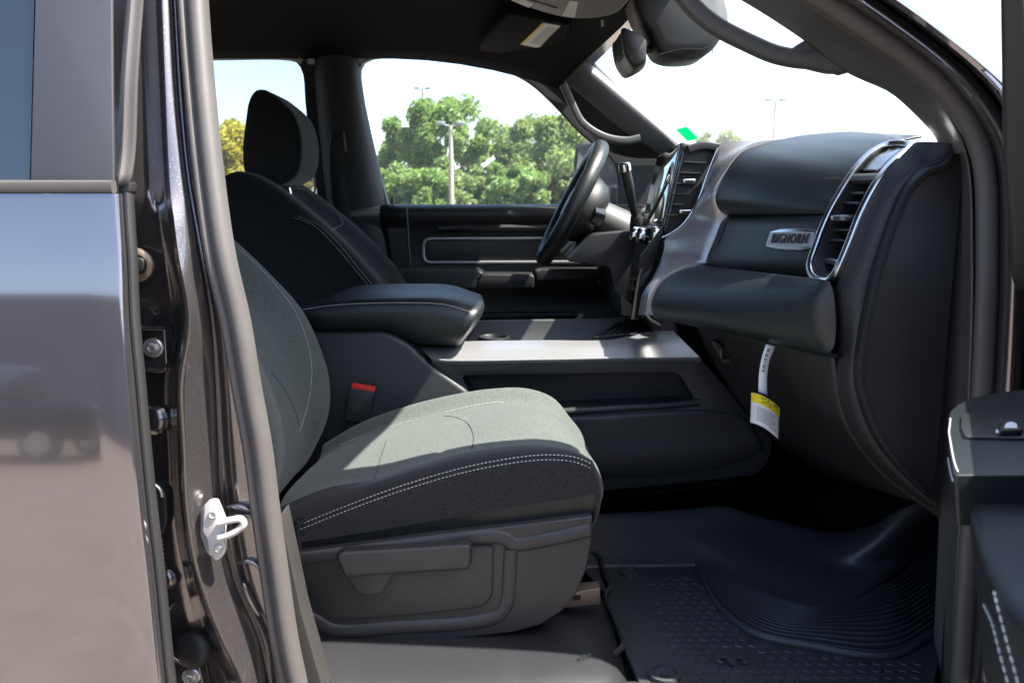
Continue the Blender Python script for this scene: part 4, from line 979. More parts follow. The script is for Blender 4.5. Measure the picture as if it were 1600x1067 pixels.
# silver surround of the centre stack
Ls = [(1130, 222), (1120, 234), (1104, 275), (1088, 318), (1066, 352), (1042, 368), (1036, 396), (1022, 430), (1006, 462), (1000, 492)]
Rs = [(1235, 216), (1168, 228), (1134, 266), (1114, 304), (1126, 336), (1116, 372), (1102, 404), (1060, 418), (1018, 450), (1008, 492)]
Yl = 2.01; Yr = 1.915
a = cr(WP(Ls, Yl), 50); b_ = cr(WP(Rs, Yr), 50)
gs = [[a[i]+Vector((.05, .02, 0)), a[i]+Vector((.004, .004, 0)), a[i]]+[a[i].lerp(b_[i], t)+Vector((-.010*math.sin(math.pi*t), 0, 0)) for t in (.15, .3, .5, .7, .85)]+[b_[i], b_[i]+Vector((.03, .0, 0))] for i in range(50)]
grid('stack_surround', gs, M['silver'], da, smooth=60)
sweep('chrome_line', cr(WP([(1121, 231), (1105, 272), (1089, 316), (1067, 350), (1043, 367), (1034, 371)], 2.0), 40), ell(.003, .003, 8), M['chrome'], da)
# centre vents beside the screen
cvn = prism('centre_vent', roundpoly(WP([(1072, 232), (1118, 236), (1088, 318), (1066, 350), (1042, 366), (1036, 360), (1052, 310)], 2.035), .006), (0.03, .04, 0), M['rubber_dark'], da, .002)
for k in range(6):
    t = (k+.5)/6; a_ = W(1068-30*t, 245+100*t, 2.03); c_ = W(1108-52*t, 247+97*t, 2.02)
    sweep('vent_slat', [a_, c_], rrect(.007, .0018, .001), M['plastic'], cvn, ref=(0, 0, 1))
for x, y in ((1077, 283), (1071, 331)):
    tb = box('vent_tab', W(x, y, 2.018), (.032, .01, .010), M['satin'], cvn, .003)
    box('tab_grip', W(x, y, 2.0125), (.018, .004, .005), M['rubber_dark'], cvn, .001)
sweep('grille_edge', cr(WP([(1075, 234), (1098, 228), (1122, 231)], 2.03), 12), rrect(.010, .012, .004), M['grille'], da)
# touch screen in its bezel, facing the driver
sc = [W(1061, 229, 2.06), W(1036, 352, 2.06), W(1004, 350, 2.32), W(1027, 247, 2.32)]
nrm = (sc[1]-sc[0]).cross(sc[3]-sc[0]).normalized()
if nrm.x > 0: nrm = -nrm
bzl = prism('screen_bezel', roundpoly([sc[0]+(sc[0]-sc[2])*.05, sc[1]+(sc[1]-sc[3])*.05, sc[2]+(sc[2]-sc[0])*.03, sc[3]+(sc[3]-sc[1])*.03], .01), -nrm*.035, M['gloss'], da, .004)
prism('touch_screen', roundpoly([p+nrm*.0015 for p in sc], .006), -nrm*.003, M['screen'], bzl, .0008)
sweep('bezel_strip', [W(1069, 238, 2.035), W(1055, 300, 2.035), W(1041, 360, 2.035)], rrect(.003, .006, .0015), M['gloss'], bzl)
prism('stack_body', roundpoly(WP([(1078, 226), (1100, 240), (1060, 350), (1034, 380), (1028, 430), (1008, 470), (1000, 500), (985, 500), (1000, 400), (1034, 354)], 2.05), .004), (.05, .26, 0), M['gloss'], da, .004)
# switch panel below the screen
stk = [W(1033, 372, 2.05), W(1003, 488, 2.05), W(974, 478, 2.34), W(992, 380, 2.34)]
n2 = (stk[1]-stk[0]).cross(stk[3]-stk[0]).normalized()
if n2.x > 0: n2 = -n2
stp = prism('switch_stack', roundpoly(stk, .01), -n2*.05, M['gloss'], da, .004)
for x, y, Y in ((992, 366, 2.30), (1003, 368, 2.24), (1025, 367, 2.09)):
    kn = lathe('rotary_knob', [(.021, -.03), (.021, .0), (.0205, .012), (.0185, .016), (.012, .0165), (0, .016)], W(x+4, y, Y)+Vector((-.002, 0, 0)), (-1, -.12, .15), M['chrome'], da, 28, 30)
for k in range(4):
    for j in range(3):
        p = stk[0].lerp(stk[1], .30+.16*k).lerp(stk[3].lerp(stk[2], .30+.16*k), .15+.3*j)
        box('stack_button', p+n2*.001, (.006, .05, .012), M['plastic'], stp, .002)
prism('stack_lip', roundpoly(WP([(970, 460), (1000, 488), (1004, 498), (972, 492)], 2.10), .003), (0, .22, 0), M['plastic'], da, .004)
# near end: side vent with its chrome loop
vl = [(1423, 227), (1389, 227), (1363, 240), (1338, 266), (1314, 302), (1293, 341), (1275, 388), (1267, 414), (1271, 431), (1285, 438), (1299, 436), (1309, 424), (1325, 388), (1347, 332), (1369, 290), (1391, 261), (1415, 239)]
def vy(x, y):                                   # the loop lies in a plane turned a little toward the doorway
    e = [(227, 1400), (266, 1362), (302, 1338), (341, 1317), (388, 1299), (438, 1285)]
    return 1.0
lft = [(1389, 227, 1.47), (1363, 240, 1.47), (1338, 266, 1.465), (1314, 302, 1.46), (1293, 341, 1.455), (1275, 388, 1.45), (1267, 414, 1.44), (1271, 431, 1.42)]
rgt = [(1285, 439, 1.39), (1299, 437, 1.36), (1309, 424, 1.345), (1325, 388, 1.34), (1347, 332, 1.34), (1369, 290, 1.345), (1391, 261, 1.355), (1415, 239, 1.375), (1424, 228, 1.41)]
loop = cr([W(*p) for p in lft+rgt], 90, closed=True)
va = sweep('chrome_bezel', loop, rrect(.0062, .007, .003), M['satin'], da, ref=(-.9, -.35, .25), closed=True, smooth=40)
vc = sum(loop, Vector())/90
inn = [vc+(p-vc)*.90 for p in loop]; deep = [vc+(p-vc)*.80+Vector((.05, .012, -.01)) for p in loop]
sv_ = grid('side_vent', [loop, inn, [p.lerp(q, .2)+Vector((.004, 0, 0)) for p, q in zip(inn, deep)], deep], M['trim_dark'], da, 0, False, True, False, 40)
obj('vent_back', deep, [tuple(range(90))], M['rubber_dark'], sv_, smooth=0)
for k, (l, r_) in enumerate((((1331, 302), (1353, 302)), ((1321, 317), (1346, 318)), ((1303, 359), (1329, 360)), ((1296, 375), (1323, 376)))):
    a_ = W(l[0], l[1], 1.455)+Vector((.008, 0, 0)); c_ = W(r_[0], r_[1], 1.352)+Vector((.008, 0, 0))
    sweep('vent_slat', [a_, c_], rrect(.012, .002, .0012), M['plastic'], sv_, ref=(0, 0, 1))
a_ = W(1308, 341, 1.45)+Vector((.004, 0, 0)); c_ = W(1337, 340, 1.352)+Vector((.004, 0, 0))
sweep('vent_slat', [a_, c_], rrect(.012, .0022, .0012), M['plastic'], sv_, ref=(0, 0, 1))
tb = sweep('vent_tab', [a_.lerp(c_, .12)+Vector((-.008, 0, 0)), a_.lerp(c_, .72)+Vector((-.008, 0, 0))], rrect(.010, .0048, .002), M['satin'], sv_, ref=(0, 0, 1))
sweep('tab_grip', [a_.lerp(c_, .25)+Vector((-.0175, 0, 0)), a_.lerp(c_, .58)+Vector((-.0175, 0, 0))], rrect(.0015, .003, .0008), M['rubber_dark'], sv_, ref=(0, 0, 1))
a_ = W(1290, 407, 1.44)+Vector((.002, 0, 0)); c_ = W(1312, 410, 1.355)+Vector((.002, 0, 0))
tb = sweep('vent_tab', [a_, c_], rrect(.006, .005, .002), M['satin'], sv_, ref=(0, 0, 1))
sweep('tab_grip', [a_.lerp(c_, .2)+Vector((-.0065, 0, 0)), a_.lerp(c_, .8)+Vector((-.0065, 0, 0))], rrect(.001, .003, .0008), M['rubber_dark'], sv_, ref=(0, 0, 1))
hd = grid('vent_header', surf([[W(1332, 272, 1.462), W(1376, 270, 1.352)], [W(1326, 283, 1.462), W(1367, 284, 1.352)], [W(1322, 289, 1.462)+Vector((.02, 0, 0)), W(1362, 291, 1.352)+Vector((.02, 0, 0))]], 10, 6), M['trim_dark'], sv_, thick=.003)
grid('vent_window', surf([[W(1388, 231, 1.465), W(1362, 245, 1.465), W(1343, 266, 1.462)], [W(1413, 231, 1.40), W(1394, 250, 1.365), W(1377, 268, 1.355)]], 12, 6), M['gloss'], sv_, thick=.003)
# grained end of the dash and its cover
ea = [(1432, 222), (1408, 245), (1387, 268), (1352, 328), (1330, 386), (1314, 430), (1306, 455), (1309, 500), (1312, 545), (1307, 590), (1318, 648), (1350, 705), (1400, 755), (1448, 790)]
eb = [(1486, 224), (1474, 249), (1437, 264), (1409, 292), (1387, 341), (1370, 390), (1358, 430), (1345, 490), (1335, 550), (1334, 590), (1343, 632), (1368, 690), (1414, 745), (1460, 786)]
A_ = cr(WP(ea, 1.338), 70); B_ = cr(WP(eb, 1.302), 70)
grid('dash_end', [[A_[i]+Vector((.01, .03, 0)), A_[i]]+[A_[i].lerp(B_[i], t)+Vector((0, -.010*math.sin(math.pi*t), 0)) for t in (.12, .3, .5, .7, .88)]+[B_[i], B_[i]+Vector((.002, .015, 0))] for i in range(70)], M['plastic_grain'], da, smooth=70)
ec = [(1488, 240), (1482, 262), (1454, 274), (1428, 300), (1405, 348), (1388, 398), (1376, 440), (1363, 498), (1352, 552), (1350, 590), (1358, 630), (1384, 690), (1430, 748), (1468, 784)]
C1 = cr(WP(eb, 1.296), 70); C2 = cr(WP([((x*.6+u*.4), (y*.6+v*.4)) for (x, y), (u, v) in zip(eb, ec)], 1.284), 70); C3 = cr(WP(ec, 1.290), 70); C4 = cr([Vector((.70, 1.30, p.z)) for p in C3], 70); C0 = [p+Vector((.002, .02, 0)) for p in C1]
ecv = grid('end_cover', [[C0[i], C1[i]+Vector((.003, 0, 0)), C2[i], C3[i], C3[i]+Vector((.002, .004, 0)), C3[i].lerp(C4[i], .1)+Vector((0, .004, 0)), C4[i]] for i in range(70)], M['plastic'], da, smooth=40)
grid('cover_rim', [[C1[i]+Vector((.004, -.002, 0)), C1[i].lerp(C2[i], .6)+Vector((0, -.006, 0)), C2[i]+Vector((0, -.006, 0)), C2[i].lerp(C3[i], .8)+Vector((0, -.005, 0)), C3[i]] for i in range(70)], M['trim_dark'], ecv, smooth=70)
# lower dash panel, dark
lp_ = ruled([(1303, 556), (1306, 590), (1318, 650), (1352, 708), (1402, 760), (1455, 792)], 1.345, [(1086, 503), (1104, 545), (1135, 600), (1180, 660), (1230, 705), (1300, 745)], 1.92, 30, 20)
lw_ = grid('lower_panel', lp_, M['plastic'], da, thick=.004, smooth=70)
prism('outlet_plate', roundpoly(WP([(1110, 531), (1135, 541), (1152, 574), (1128, 566)], 1.80), .004), (.01, .02, 0), M['plastic'], lw_, .003)
box('outlet_door', W(1131, 551, 1.795), (.020, .012, .028), M['gloss'], lw_, .003)
sweep('panel_seam', cr(WP([(1265, 557), (1270, 585), (1285, 625), (1310, 670)], 1.40), 20), ell(.001, .001, 6), M['trim_dark'], lw_)
# instrument hood
prism('instrument_hood', roundpoly([Vector((.47, 2.38, 1.60)), Vector((.49, 2.38, 1.66)), Vector((.54, 2.38, 1.69)), Vector((.66, 2.38, 1.70)), Vector((.66, 2.38, 1.42)), Vector((.52, 2.38, 1.42))], .03), (0, .40, 0), M['vinyl_soft'], da, .02, 4)

prism('knee_panel', roundpoly(WP([(884, 408), (925, 366), (990, 360), (1002, 500), (968, 495), (952, 417)], 2.42), .015, 4), (0, .42, 0), M['plastic'], da, .012)
# ================================================================ steering wheel and column
sw_ = thing('steering_wheel', 'black leather wrapped steering wheel in front of the driver seat', 'steering wheel', W(893, 318, 2.58))
ax = Vector((-math.cos(R(27)), 0, math.sin(R(27)))); upv = Vector((math.sin(R(27)), 0, math.cos(R(27)))); lat = Vector((0, 1, 0)); C0_ = W(893, 318, 2.58)
RW = .192
def wp(a, r, d=0): return C0_+upv*r*math.cos(a)+lat*r*math.sin(a)+ax*d
for k0 in range(4):
    seg = [wp(2*math.pi*(k0+t/15)/4+.55, RW) for t in range(16)]
    g_ = []
    for i, p in enumerate(seg):
        a_ = 2*math.pi*(k0+i/15)/4+.55; rad = (p-C0_).normalized()
        s_ = .94 if i in (0, 15) else 1
        g_.append([p+rad*u*s_+ax*v*s_ for u, v in ell(.021, .025, 14)])
    grid('rim', g_, M['vinyl'], sw_, 0, False, True, True, 60)
hub = lathe('hub', [(.060, -.075), (.095, -.055), (.108, -.02), (.100, .012), (.080, .032), (.04, .040), (0, .042)], C0_-ax*.025, ax, M['plastic'], sw_, 32, 50)
for a_, w_ in ((math.pi/2+.15, .022), (-math.pi/2-.15, .022), (math.pi, .03)):
    d_ = upv*math.cos(a_)+lat*math.sin(a_)
    sweep('spoke', [C0_+d_*.06-ax*.01, C0_+d_*.12-ax*.003, C0_+d_*.18], rrect(w_, .009, .006), M['silver'] if abs(a_) < 3 else M['plastic'], sw_, ref=tuple(ax))
lathe('hub_emblem', [(.022, .0), (.022, .003), (.018, .004), (0, .0045)], C0_+ax*.009, ax, M['chrome'], hub, 28)
for a_ in (math.pi/2+.15, -math.pi/2-.15):
    d_ = upv*math.cos(a_)+lat*math.sin(a_)
    for k in range(3):
        box('wheel_button', C0_+d_*(.095+.014*k)+ax*.004, (.010, .010, .010), M['rubber_dark'], sw_, .002)
co = thing('steering_column', 'black steering column shroud with chrome tipped shift lever', 'steering column', C0_-ax*.12)
cs = []
for d_, r1, r2 in ((.035, .050, .044), (.06, .060, .052), (.11, .066, .056), (.17, .070, .060), (.24, .075, .065), (.34, .08, .07)):
    cs.append([C0_-ax*d_+lat*a_+upv*b_ for a_, b_ in ell(r1, r2, 28)])
shr = grid('shroud', cs, M['trim_grey'], co, 0, False, True, True, 60)  # grey in place of black: the sunlight on the shroud is in the colour
igc = W(925, 335, 2.50)
lathe('ignition_ring', [(.030, -.03), (.030, .006), (.026, .010), (.020, .010), (.018, .004), (0, .004)], igc, (-.85, -.4, .3), M['gloss'], co, 28, 40)
sh_ = [W(995, 345, 2.40), W(989, 325, 2.385), W(984, 300, 2.37), W(980, 280, 2.36), W(977, 266, 2.355)]
lv_ = sweep('shift_lever', cr(sh_, 24), ell(.015, .015, 16), M['vinyl'], co, taper=lambda t: .62+.38*min(1, t*1.6))
lathe('lever_cap', [(.0165, -.006), (.0175, .004), (.0165, .014), (.012, .017), (0, .0175)], W(976.5, 264, 2.355), W(976, 256, 2.352)-W(980, 280, 2.36), M['chrome'], lv_, 24, 40)
lathe('lever_boot', [(.016, .012), (.02, 0), (.026, -.02), (.032, -.05)], W(995, 343, 2.40), W(984, 300, 2.37)-W(995, 345, 2.40), M['plastic'], lv_, 20)
# ================================================================ floor liner in the footwell
ZF = .782
fl = thing('floor_liner', 'black rubber floor liner with ribbed toe area and raised edges', 'floor mat', (.25, 1.62, .765))
lin = [WZ(x, y, ZF) for x, y in ((905, 880), (948, 884), (1090, 884), (1180, 930), (1285, 957), (1335, 945), (1475, 870), (1475, 1000), (1440, 1140), (1040, 1160), (1005, 1080), (970, 1000), (948, 930))]
prism('liner_floor', roundpoly(lin, .006, 2), (0, 0, -.014), M['mat'], fl, .002)
# honeycomb pads over the flat part
hexm = None
A1 = [WZ(x, y, ZF) for x, y in ((1010, 900), (1090, 897), (1120, 955), (1185, 1003), (1380, 1035), (1440, 1030), (1430, 1120), (1085, 1120), (1065, 1040), (1035, 960))]
def inside(p, poly):
    c = False; n = len(poly)
    for i in range(n):
        a, b_ = poly[i], poly[i-1]
        if (a.y > p.y) != (b_.y > p.y) and p.x < (b_.x-a.x)*(p.y-a.y)/(b_.y-a.y)+a.x: c = not c
    return c
hv = []; hf = []; pit = .0245; rowi = 0
yy = 1.20
while yy < 1.80:
    xx = .05+(pit/2 if rowi % 2 else 0)
    while xx < .75:
        if inside(Vector((xx, yy)), A1) and not (abs(xx-.425) < .038 and abs(yy-1.385) < .030):
            b0 = len(hv); tlt = random.uniform(-.0006, .0006)
            for r_, h_ in ((.0125, .0), (.0115, .0022), (.004, .0026)):
                for k in range(6):
                    a_ = math.pi/6+k*math.pi/3; hv.append(Vector((xx+r_*math.cos(a_), yy+r_*math.sin(a_), ZF+h_+tlt*math.cos(a_))))
            for q in (0, 6):
                for k in range(6): hf.append((b0+q+k, b0+q+(k+1) % 6, b0+q+6+(k+1) % 6, b0+q+6+k))
            hf.append(tuple(b0+12+k for k in range(6)))
        xx += pit
    yy += pit*.866; rowi += 1
hx = obj('honeycomb_tread', hv, hf, M['mat'], fl, 20); hx['kind'] = 'stuff'
# ribs following the toe line
inner = [(1104, 886), (1150, 912), (1210, 936), (1270, 953), (1310, 952), (1350, 934), (1410, 895), (1478, 846)]
outer_ = [(1090, 884), (1125, 950), (1180, 992), (1270, 1012), (1365, 1027), (1405, 1022), (1445, 1000), (1490, 970)]
I_ = cr([WZ(x, y, ZF+.004) for x, y in inner], 50); O_ = cr([WZ(x, y, ZF+.004) for x, y in outer_], 50)
for k in range(15):
    t = (k+.7)/15.5
    sweep('liner_rib', [I_[i].lerp(O_[i], t) for i in range(50)], rrect(.0026, .006, .002), M['mat'], fl, ref=(0, 0, 1))
sweep('rib_border', cr([p+Vector((0, 0, .002)) for p in O_], 50), ell(.006, .008, 8), M['mat'], fl, ref=(0, 0, 1))
# upstand toward the console and toe board
w0 = [WZ(x, y, ZF) for x, y in ((860, 890), (948, 886), (1040, 885), (1088, 884), (1108, 888), (1160, 914), (1210, 934), (1278, 954), (1330, 944), (1400, 900), (1470, 850))]
tops = [(850, 812, 1.93), (935, 803, 1.93), (1060, 796, 1.94), (1128, 789, 1.94), (1150, 793, 1.93), (1190, 805, 1.92), (1240, 818, 1.90), (1300, 830, 1.86), (1360, 822, 1.78), (1410, 795, 1.68), (1470, 770, 1.58)]
w1 = [W(*p) for p in tops]
wm = [a_.lerp(b_, .12)+Vector((0, .012, .0)) for a_, b_ in zip(w0, w1)]; wm2 = [a_.lerp(b_, .6)+Vector((0, .006, 0)) for a_, b_ in zip(w0, w1)]
grid('liner_wall', surf([w0, wm, wm2, w1, [p+Vector((0, .015, -.008)) for p in w1]], 70, 16), M['mat'], fl, thick=.004, smooth=70)
# outboard rim and the step by the seat
rim_ = [WZ(x, y, ZF+.012) for x, y in ((922, 864), (934, 868), (944, 895), (953, 918), (945, 930), (957, 960), (973, 1008), (960, 1022), (912, 1048), (892, 1075), (884, 1110))]
sweep('liner_rim', cr(rim_, 60), ell(.0045, .009, 8), M['mat'], fl, ref=(0, 0, 1))
for x, y, r_ in ((1038, 1056, .022), (985, 896, .018)):
    gm = lathe('retainer_ring', [(r_*1.35, 0), (r_*1.3, .008), (r_, .009), (r_*.95, .003), (r_*.3, .002), (r_*.25, .006), (0, .006)], WZ(x, y, ZF), (0, 0, 1), M['mat'], fl, 28, 30)
# raised ram's head emblem on the liner
ce = WZ(1143, 1032, ZF+.004)
for s_ in (-1, 1):
    hn = [ce+Vector((s_*a_, b_, 0)) for a_, b_ in ((.006, .014), (.020, .016), (.030, .008), (.030, -.006), (.022, -.013), (.016, -.008), (.021, -.002), (.019, .005), (.010, .005))]
    prism('emblem_horn', roundpoly(hn, .003, 2), (0, 0, .004), M['mat'], fl, .001)
prism('emblem_head', roundpoly([ce+Vector((a_, b_, 0)) for a_, b_ in ((-.007, .010), (.007, .010), (.009, .0), (.005, -.016), (0, -.019), (-.005, -.016), (-.009, 0))], .003, 2), (0, 0, .005), M['mat'], fl, .001)
# smooth grey cover of the floor below the seat
fc = thing('under_seat_cover', 'smooth grey plastic floor cover below the passenger seat', 'cover', (-.1, 1.34, .72))
gz = []
prof_ = [(1.215, .735), (1.225, .775), (1.245, .800), (1.28, .815), (1.34, .822), (1.42, .822), (1.60, .82)]
XS = [-.46, -.30, -.10, .02, .10, .155, .185, .20, .205]; ZS = [0, 0, 0, 0, -.002, -.008, -.022, -.04, -.07]
for x, dz in zip(XS, ZS): gz.append([Vector((x, y, z+dz)) for y, z in prof_])
cov = grid('cover_shell', surf(gz, 30, 26), M['cover'], fc, thick=.004, smooth=70)
text('cover_mark', 'PULL', WZ(914, 1024, .823), .013, M['trim_dark'], fc, frame((.6, .55, 0), (-.55, .6, 0)), .0003)
# ================================================================ hanging warning tag
tg = thing('warning_tag', 'white hanging warning tag with yellow header below the glovebox', 'tag', W(1195, 690, 1.50))
s0 = WP([(1197, 538), (1190, 560), (1186, 585), (1185, 612)], 1.50); s1 = WP([(1212, 541), (1203, 562), (1199, 588), (1199, 618)], 1.50)
grid('tag_strip', surf([s0, s1], 16, 3), M['white'], tg, thick=.0006)
cl = cr(WP([(1174, 613), (1173, 640), (1172, 660)], 1.50), 14); cm = cr(WP([(1197, 621), (1196, 648), (1195, 669)], 1.485), 14); c2 = cr(WP([(1218, 637), (1218, 662), (1217, 687)], 1.50), 14)
def card(u, v, d=0):                            # u across, v down
    a_, b_, c_ = cl[min(13, int(v*13))], cm[min(13, int(v*13))], c2[min(13, int(v*13))]
    f = v*13-int(v*13) if v < 1 else 0; i = min(12, int(v*13))
    a_, b_, c_ = [l[i].lerp(l[i+1], v*13-i) for l in (cl, cm, c2)]
    return a_*(1-u)*(1-2*u)+b_*4*u*(1-u)+c_*u*(2*u-1)+Vector((0, -d, 0))
def patch(nm, u0, u1, v0, v1, m, par, d):
    n_ = max(3, int((u1-u0)*14)); return grid(nm, [[card(u0+(u1-u0)*i/n_, v0+(v1-v0)*j/3, d) for j in range(4)] for i in range(n_+1)], m, par)
cdm = grid('tag_card', [[card(i/14, j/14) for j in range(15)] for i in range(15)], M['white'], tg, thick=.0008)
hdr = patch('yellow_header', .0, 1.0, .0, .30, M['yellow'], cdm, .0010)
def lines(s, u0, v, size, m, par):
    o = card(u0, v, .0016); dxv = (card(min(1, u0+.3), v)-card(u0, v)).normalized()
    text('tag_print', s, o, size, m, par, frame(dxv, (0, 0, 1)), .0001, 'LEFT')
lines('THIS VEHICLE', .06, .08, .0055, M['ink'], cdm); lines('IS EQUIPPED', .55, .09, .0055, M['ink'], cdm)
lines('WITH ADVANCED', .06, .20, .0055, M['ink'], cdm); lines('AIR BAGS', .62, .21, .0055, M['ink'], cdm)
for k in range(7):
    v = .40+.07*k; patch('print_line', .18, .90-.08*(k % 3), v, v+.018, M['trim_grey'], cdm, .0010)
    patch('print_dot', .08, .12, v, v+.02, M['red'], cdm, .0010)
for k in range(18):
    v = .08+k*.028; a_ = cr(s0, 40); b_ = cr(s1, 40); i = int(39*v)
    w_ = random.choice((1, 2)); p0 = a_[i].lerp(b_[i], .25); p1 = a_[i].lerp(b_[i], .62); q0 = a_[min(39, i+1)].lerp(b_[min(39, i+1)], .25); q1 = a_[min(39, i+1)].lerp(b_[min(39, i+1)], .62)
    if k % 4 != 3: obj('barcode_bar', [p+Vector((0, -.001, 0)) for p in (p0, p1, q1.lerp(p1, .4), q0.lerp(p0, .4))], [(0, 1, 2, 3)], M['trim_grey'], tg, smooth=0)
# ================================================================ overhead things
vz = thing('sun_visor', "black folded driver's sun visor with white warning label", 'sun visor', WZ(820, 60, 2.10))
prism('visor_panel', roundpoly([WZ(x, y, 2.095) for x, y in ((748, 80), (760, 58), (796, 22), (892, 40), (884, 62), (862, 88), (842, 92))], .02, 4), (0, 0, .018), M['headliner'], vz, .006, 3)
lb = prism('visor_label', [WZ(x, y, 2.0945) for x, y in ((813, 70), (848, 36.5), (876, 41), (842, 76))], (0, 0, .0012), M['white'], vz, 0)
prism('label_band', [WZ(x, y, 2.0941) for x, y in ((813, 70), (848, 36.5), (852, 37), (817, 71))], (0, 0, .0008), M['yellow'], lb, 0)
for k in range(5):
    t = .2+.15*k; a_ = WZ(817+35*t*0, 70, 2.0941)
    p = [WZ(821+(842-817)*0+ (35)*u+(24)*t_, 70.5-(33.5)*u+(5.5)*t_, 2.0942) for u, t_ in ((.12, t), (.88, t), (.88, t+.05), (.12, t+.05))]
    prism('print_line', p, (0, 0, .0006), M['trim_grey'], lb, 0)
oc = thing('overhead_console', 'grey overhead console with map lamps at the windscreen header', 'overhead console', WZ(890, 10, 2.06))
M['overhead'] = mat('overhead_plastic', (.10, .095, .08), .5, bump=.2, bscale=1200)
prism('console_shell', roundpoly([WZ(x, y, 2.055) for x, y in ((770, -40), (795, 0), (832, 16), (870, 27), (905, 31), (940, 29), (966, 22), (984, 4), (1000, -40))], .02, 4), (0, 0, .06), M['overhead'], oc, .010, 4)
for q in (((878, 26), (890, 3), (903, 5), (898, 29)), ((798, 1), (808, -4), (834, 8), (826, 13))):
    prism('map_lamp', roundpoly([WZ(x, y, 2.0535) for x, y in q], .004, 3), (0, 0, .006), M['white'], oc, .001)
sweep('console_slot', [WZ(800, -8, 2.0545), WZ(870, 13, 2.0545)], ell(.002, .002, 6), M['rubber_dark'], oc, ref=(0, 0, 1))
sweep('visor_clip', [WZ(941, 30, 2.075), WZ(941, 41, 2.07)], ell(.003, .003, 8), M['plastic'], oc)
rm = thing('rear_view_mirror', 'black interior rear view mirror on its windscreen sensor housing', 'mirror', W(1060, 40, 2.13))
mo = cr(WP([(970, 49), (973, 44), (986, 48), (1003, 57), (1010, 65), (1010, 82), (1009, 98), (1000, 104), (990, 106), (982, 98), (974, 82)], 2.03), 40, closed=True)
mc = sum(mo, Vector())/40
hsg = grid('mirror_housing', [[mc+(p-mc)*.8+Vector((0, -.012, 0)) for p in mo], [mc+(p-mc)*.94+Vector((0, -.008, 0)) for p in mo], mo]+[[p+Vector((.008*math.sin(k/6*math.pi), .028*k, 0)) for p in mo] for k in range(1, 7)]+[[mc+(p-mc)*.85+Vector((0, .175, 0)) for p in mo]], M['plastic'], rm, 0, False, True, True, 50)
gl_ = [mc+Vector((-.012, 0, 0))]
ls_ = sorted(mo, key=lambda p: p.x)
prism('mirror_glass', roundpoly([W(971, 52, 2.035)+Vector((-.0025, 0, 0)), W(975, 84, 2.035)+Vector((-.0025, 0, 0)), W(975, 84, 2.035)+Vector((-.0025, .15, 0)), W(971, 52, 2.035)+Vector((-.0025, .15, 0))], .01), (.002, 0, 0), M['chrome'], hsg, 0)
sweep('mirror_stalk', cr([W(1008, 78, 2.14), W(1022, 77, 2.14), W(1036, 78, 2.14)], 10), ell(.010, .010, 12), M['plastic'], rm)
so2 = [(985, -40), (992, 5), (1003, 32), (1012, 45), (1022, 62), (1032, 80), (1048, 88), (1072, 90), (1098, 87), (1114, 78), (1128, 60), (1138, 42), (1140, 20), (1110, -40)]
sl2 = cr(WP(so2, 2.06), 60, closed=True); sc_ = sum(sl2, Vector())/60
grid('sensor_housing', [[sc_+(p-sc_)*.70 for p in sl2], [sc_+(p-sc_)*.90+Vector((0, .004, 0)) for p in sl2], [p+Vector((0, .018, 0)) for p in sl2], [p+Vector((0, .14, 0)) for p in sl2], [sc_+(p-sc_)*.85+Vector((0, .17, 0)) for p in sl2]], M['plastic'], rm, 0, False, True, True, 50)
for k in range(9):
    a_ = W(1064+k*2.7, 76, 2.062); b_ = W(1068+k*2.7, 90, 2.068)
    sweep('sensor_louvre', [a_+Vector((0, -.004, 0)), b_+Vector((0, -.004, 0))], ell(.0012, .002, 6), M['rubber_dark'], rm)
sweep('housing_seam', cr(WP([(1030, 86), (1060, 78), (1100, 76), (1112, 70), (1113, 84)], 2.058), 20), ell(.001, .002, 6), M['rubber_dark'], rm)
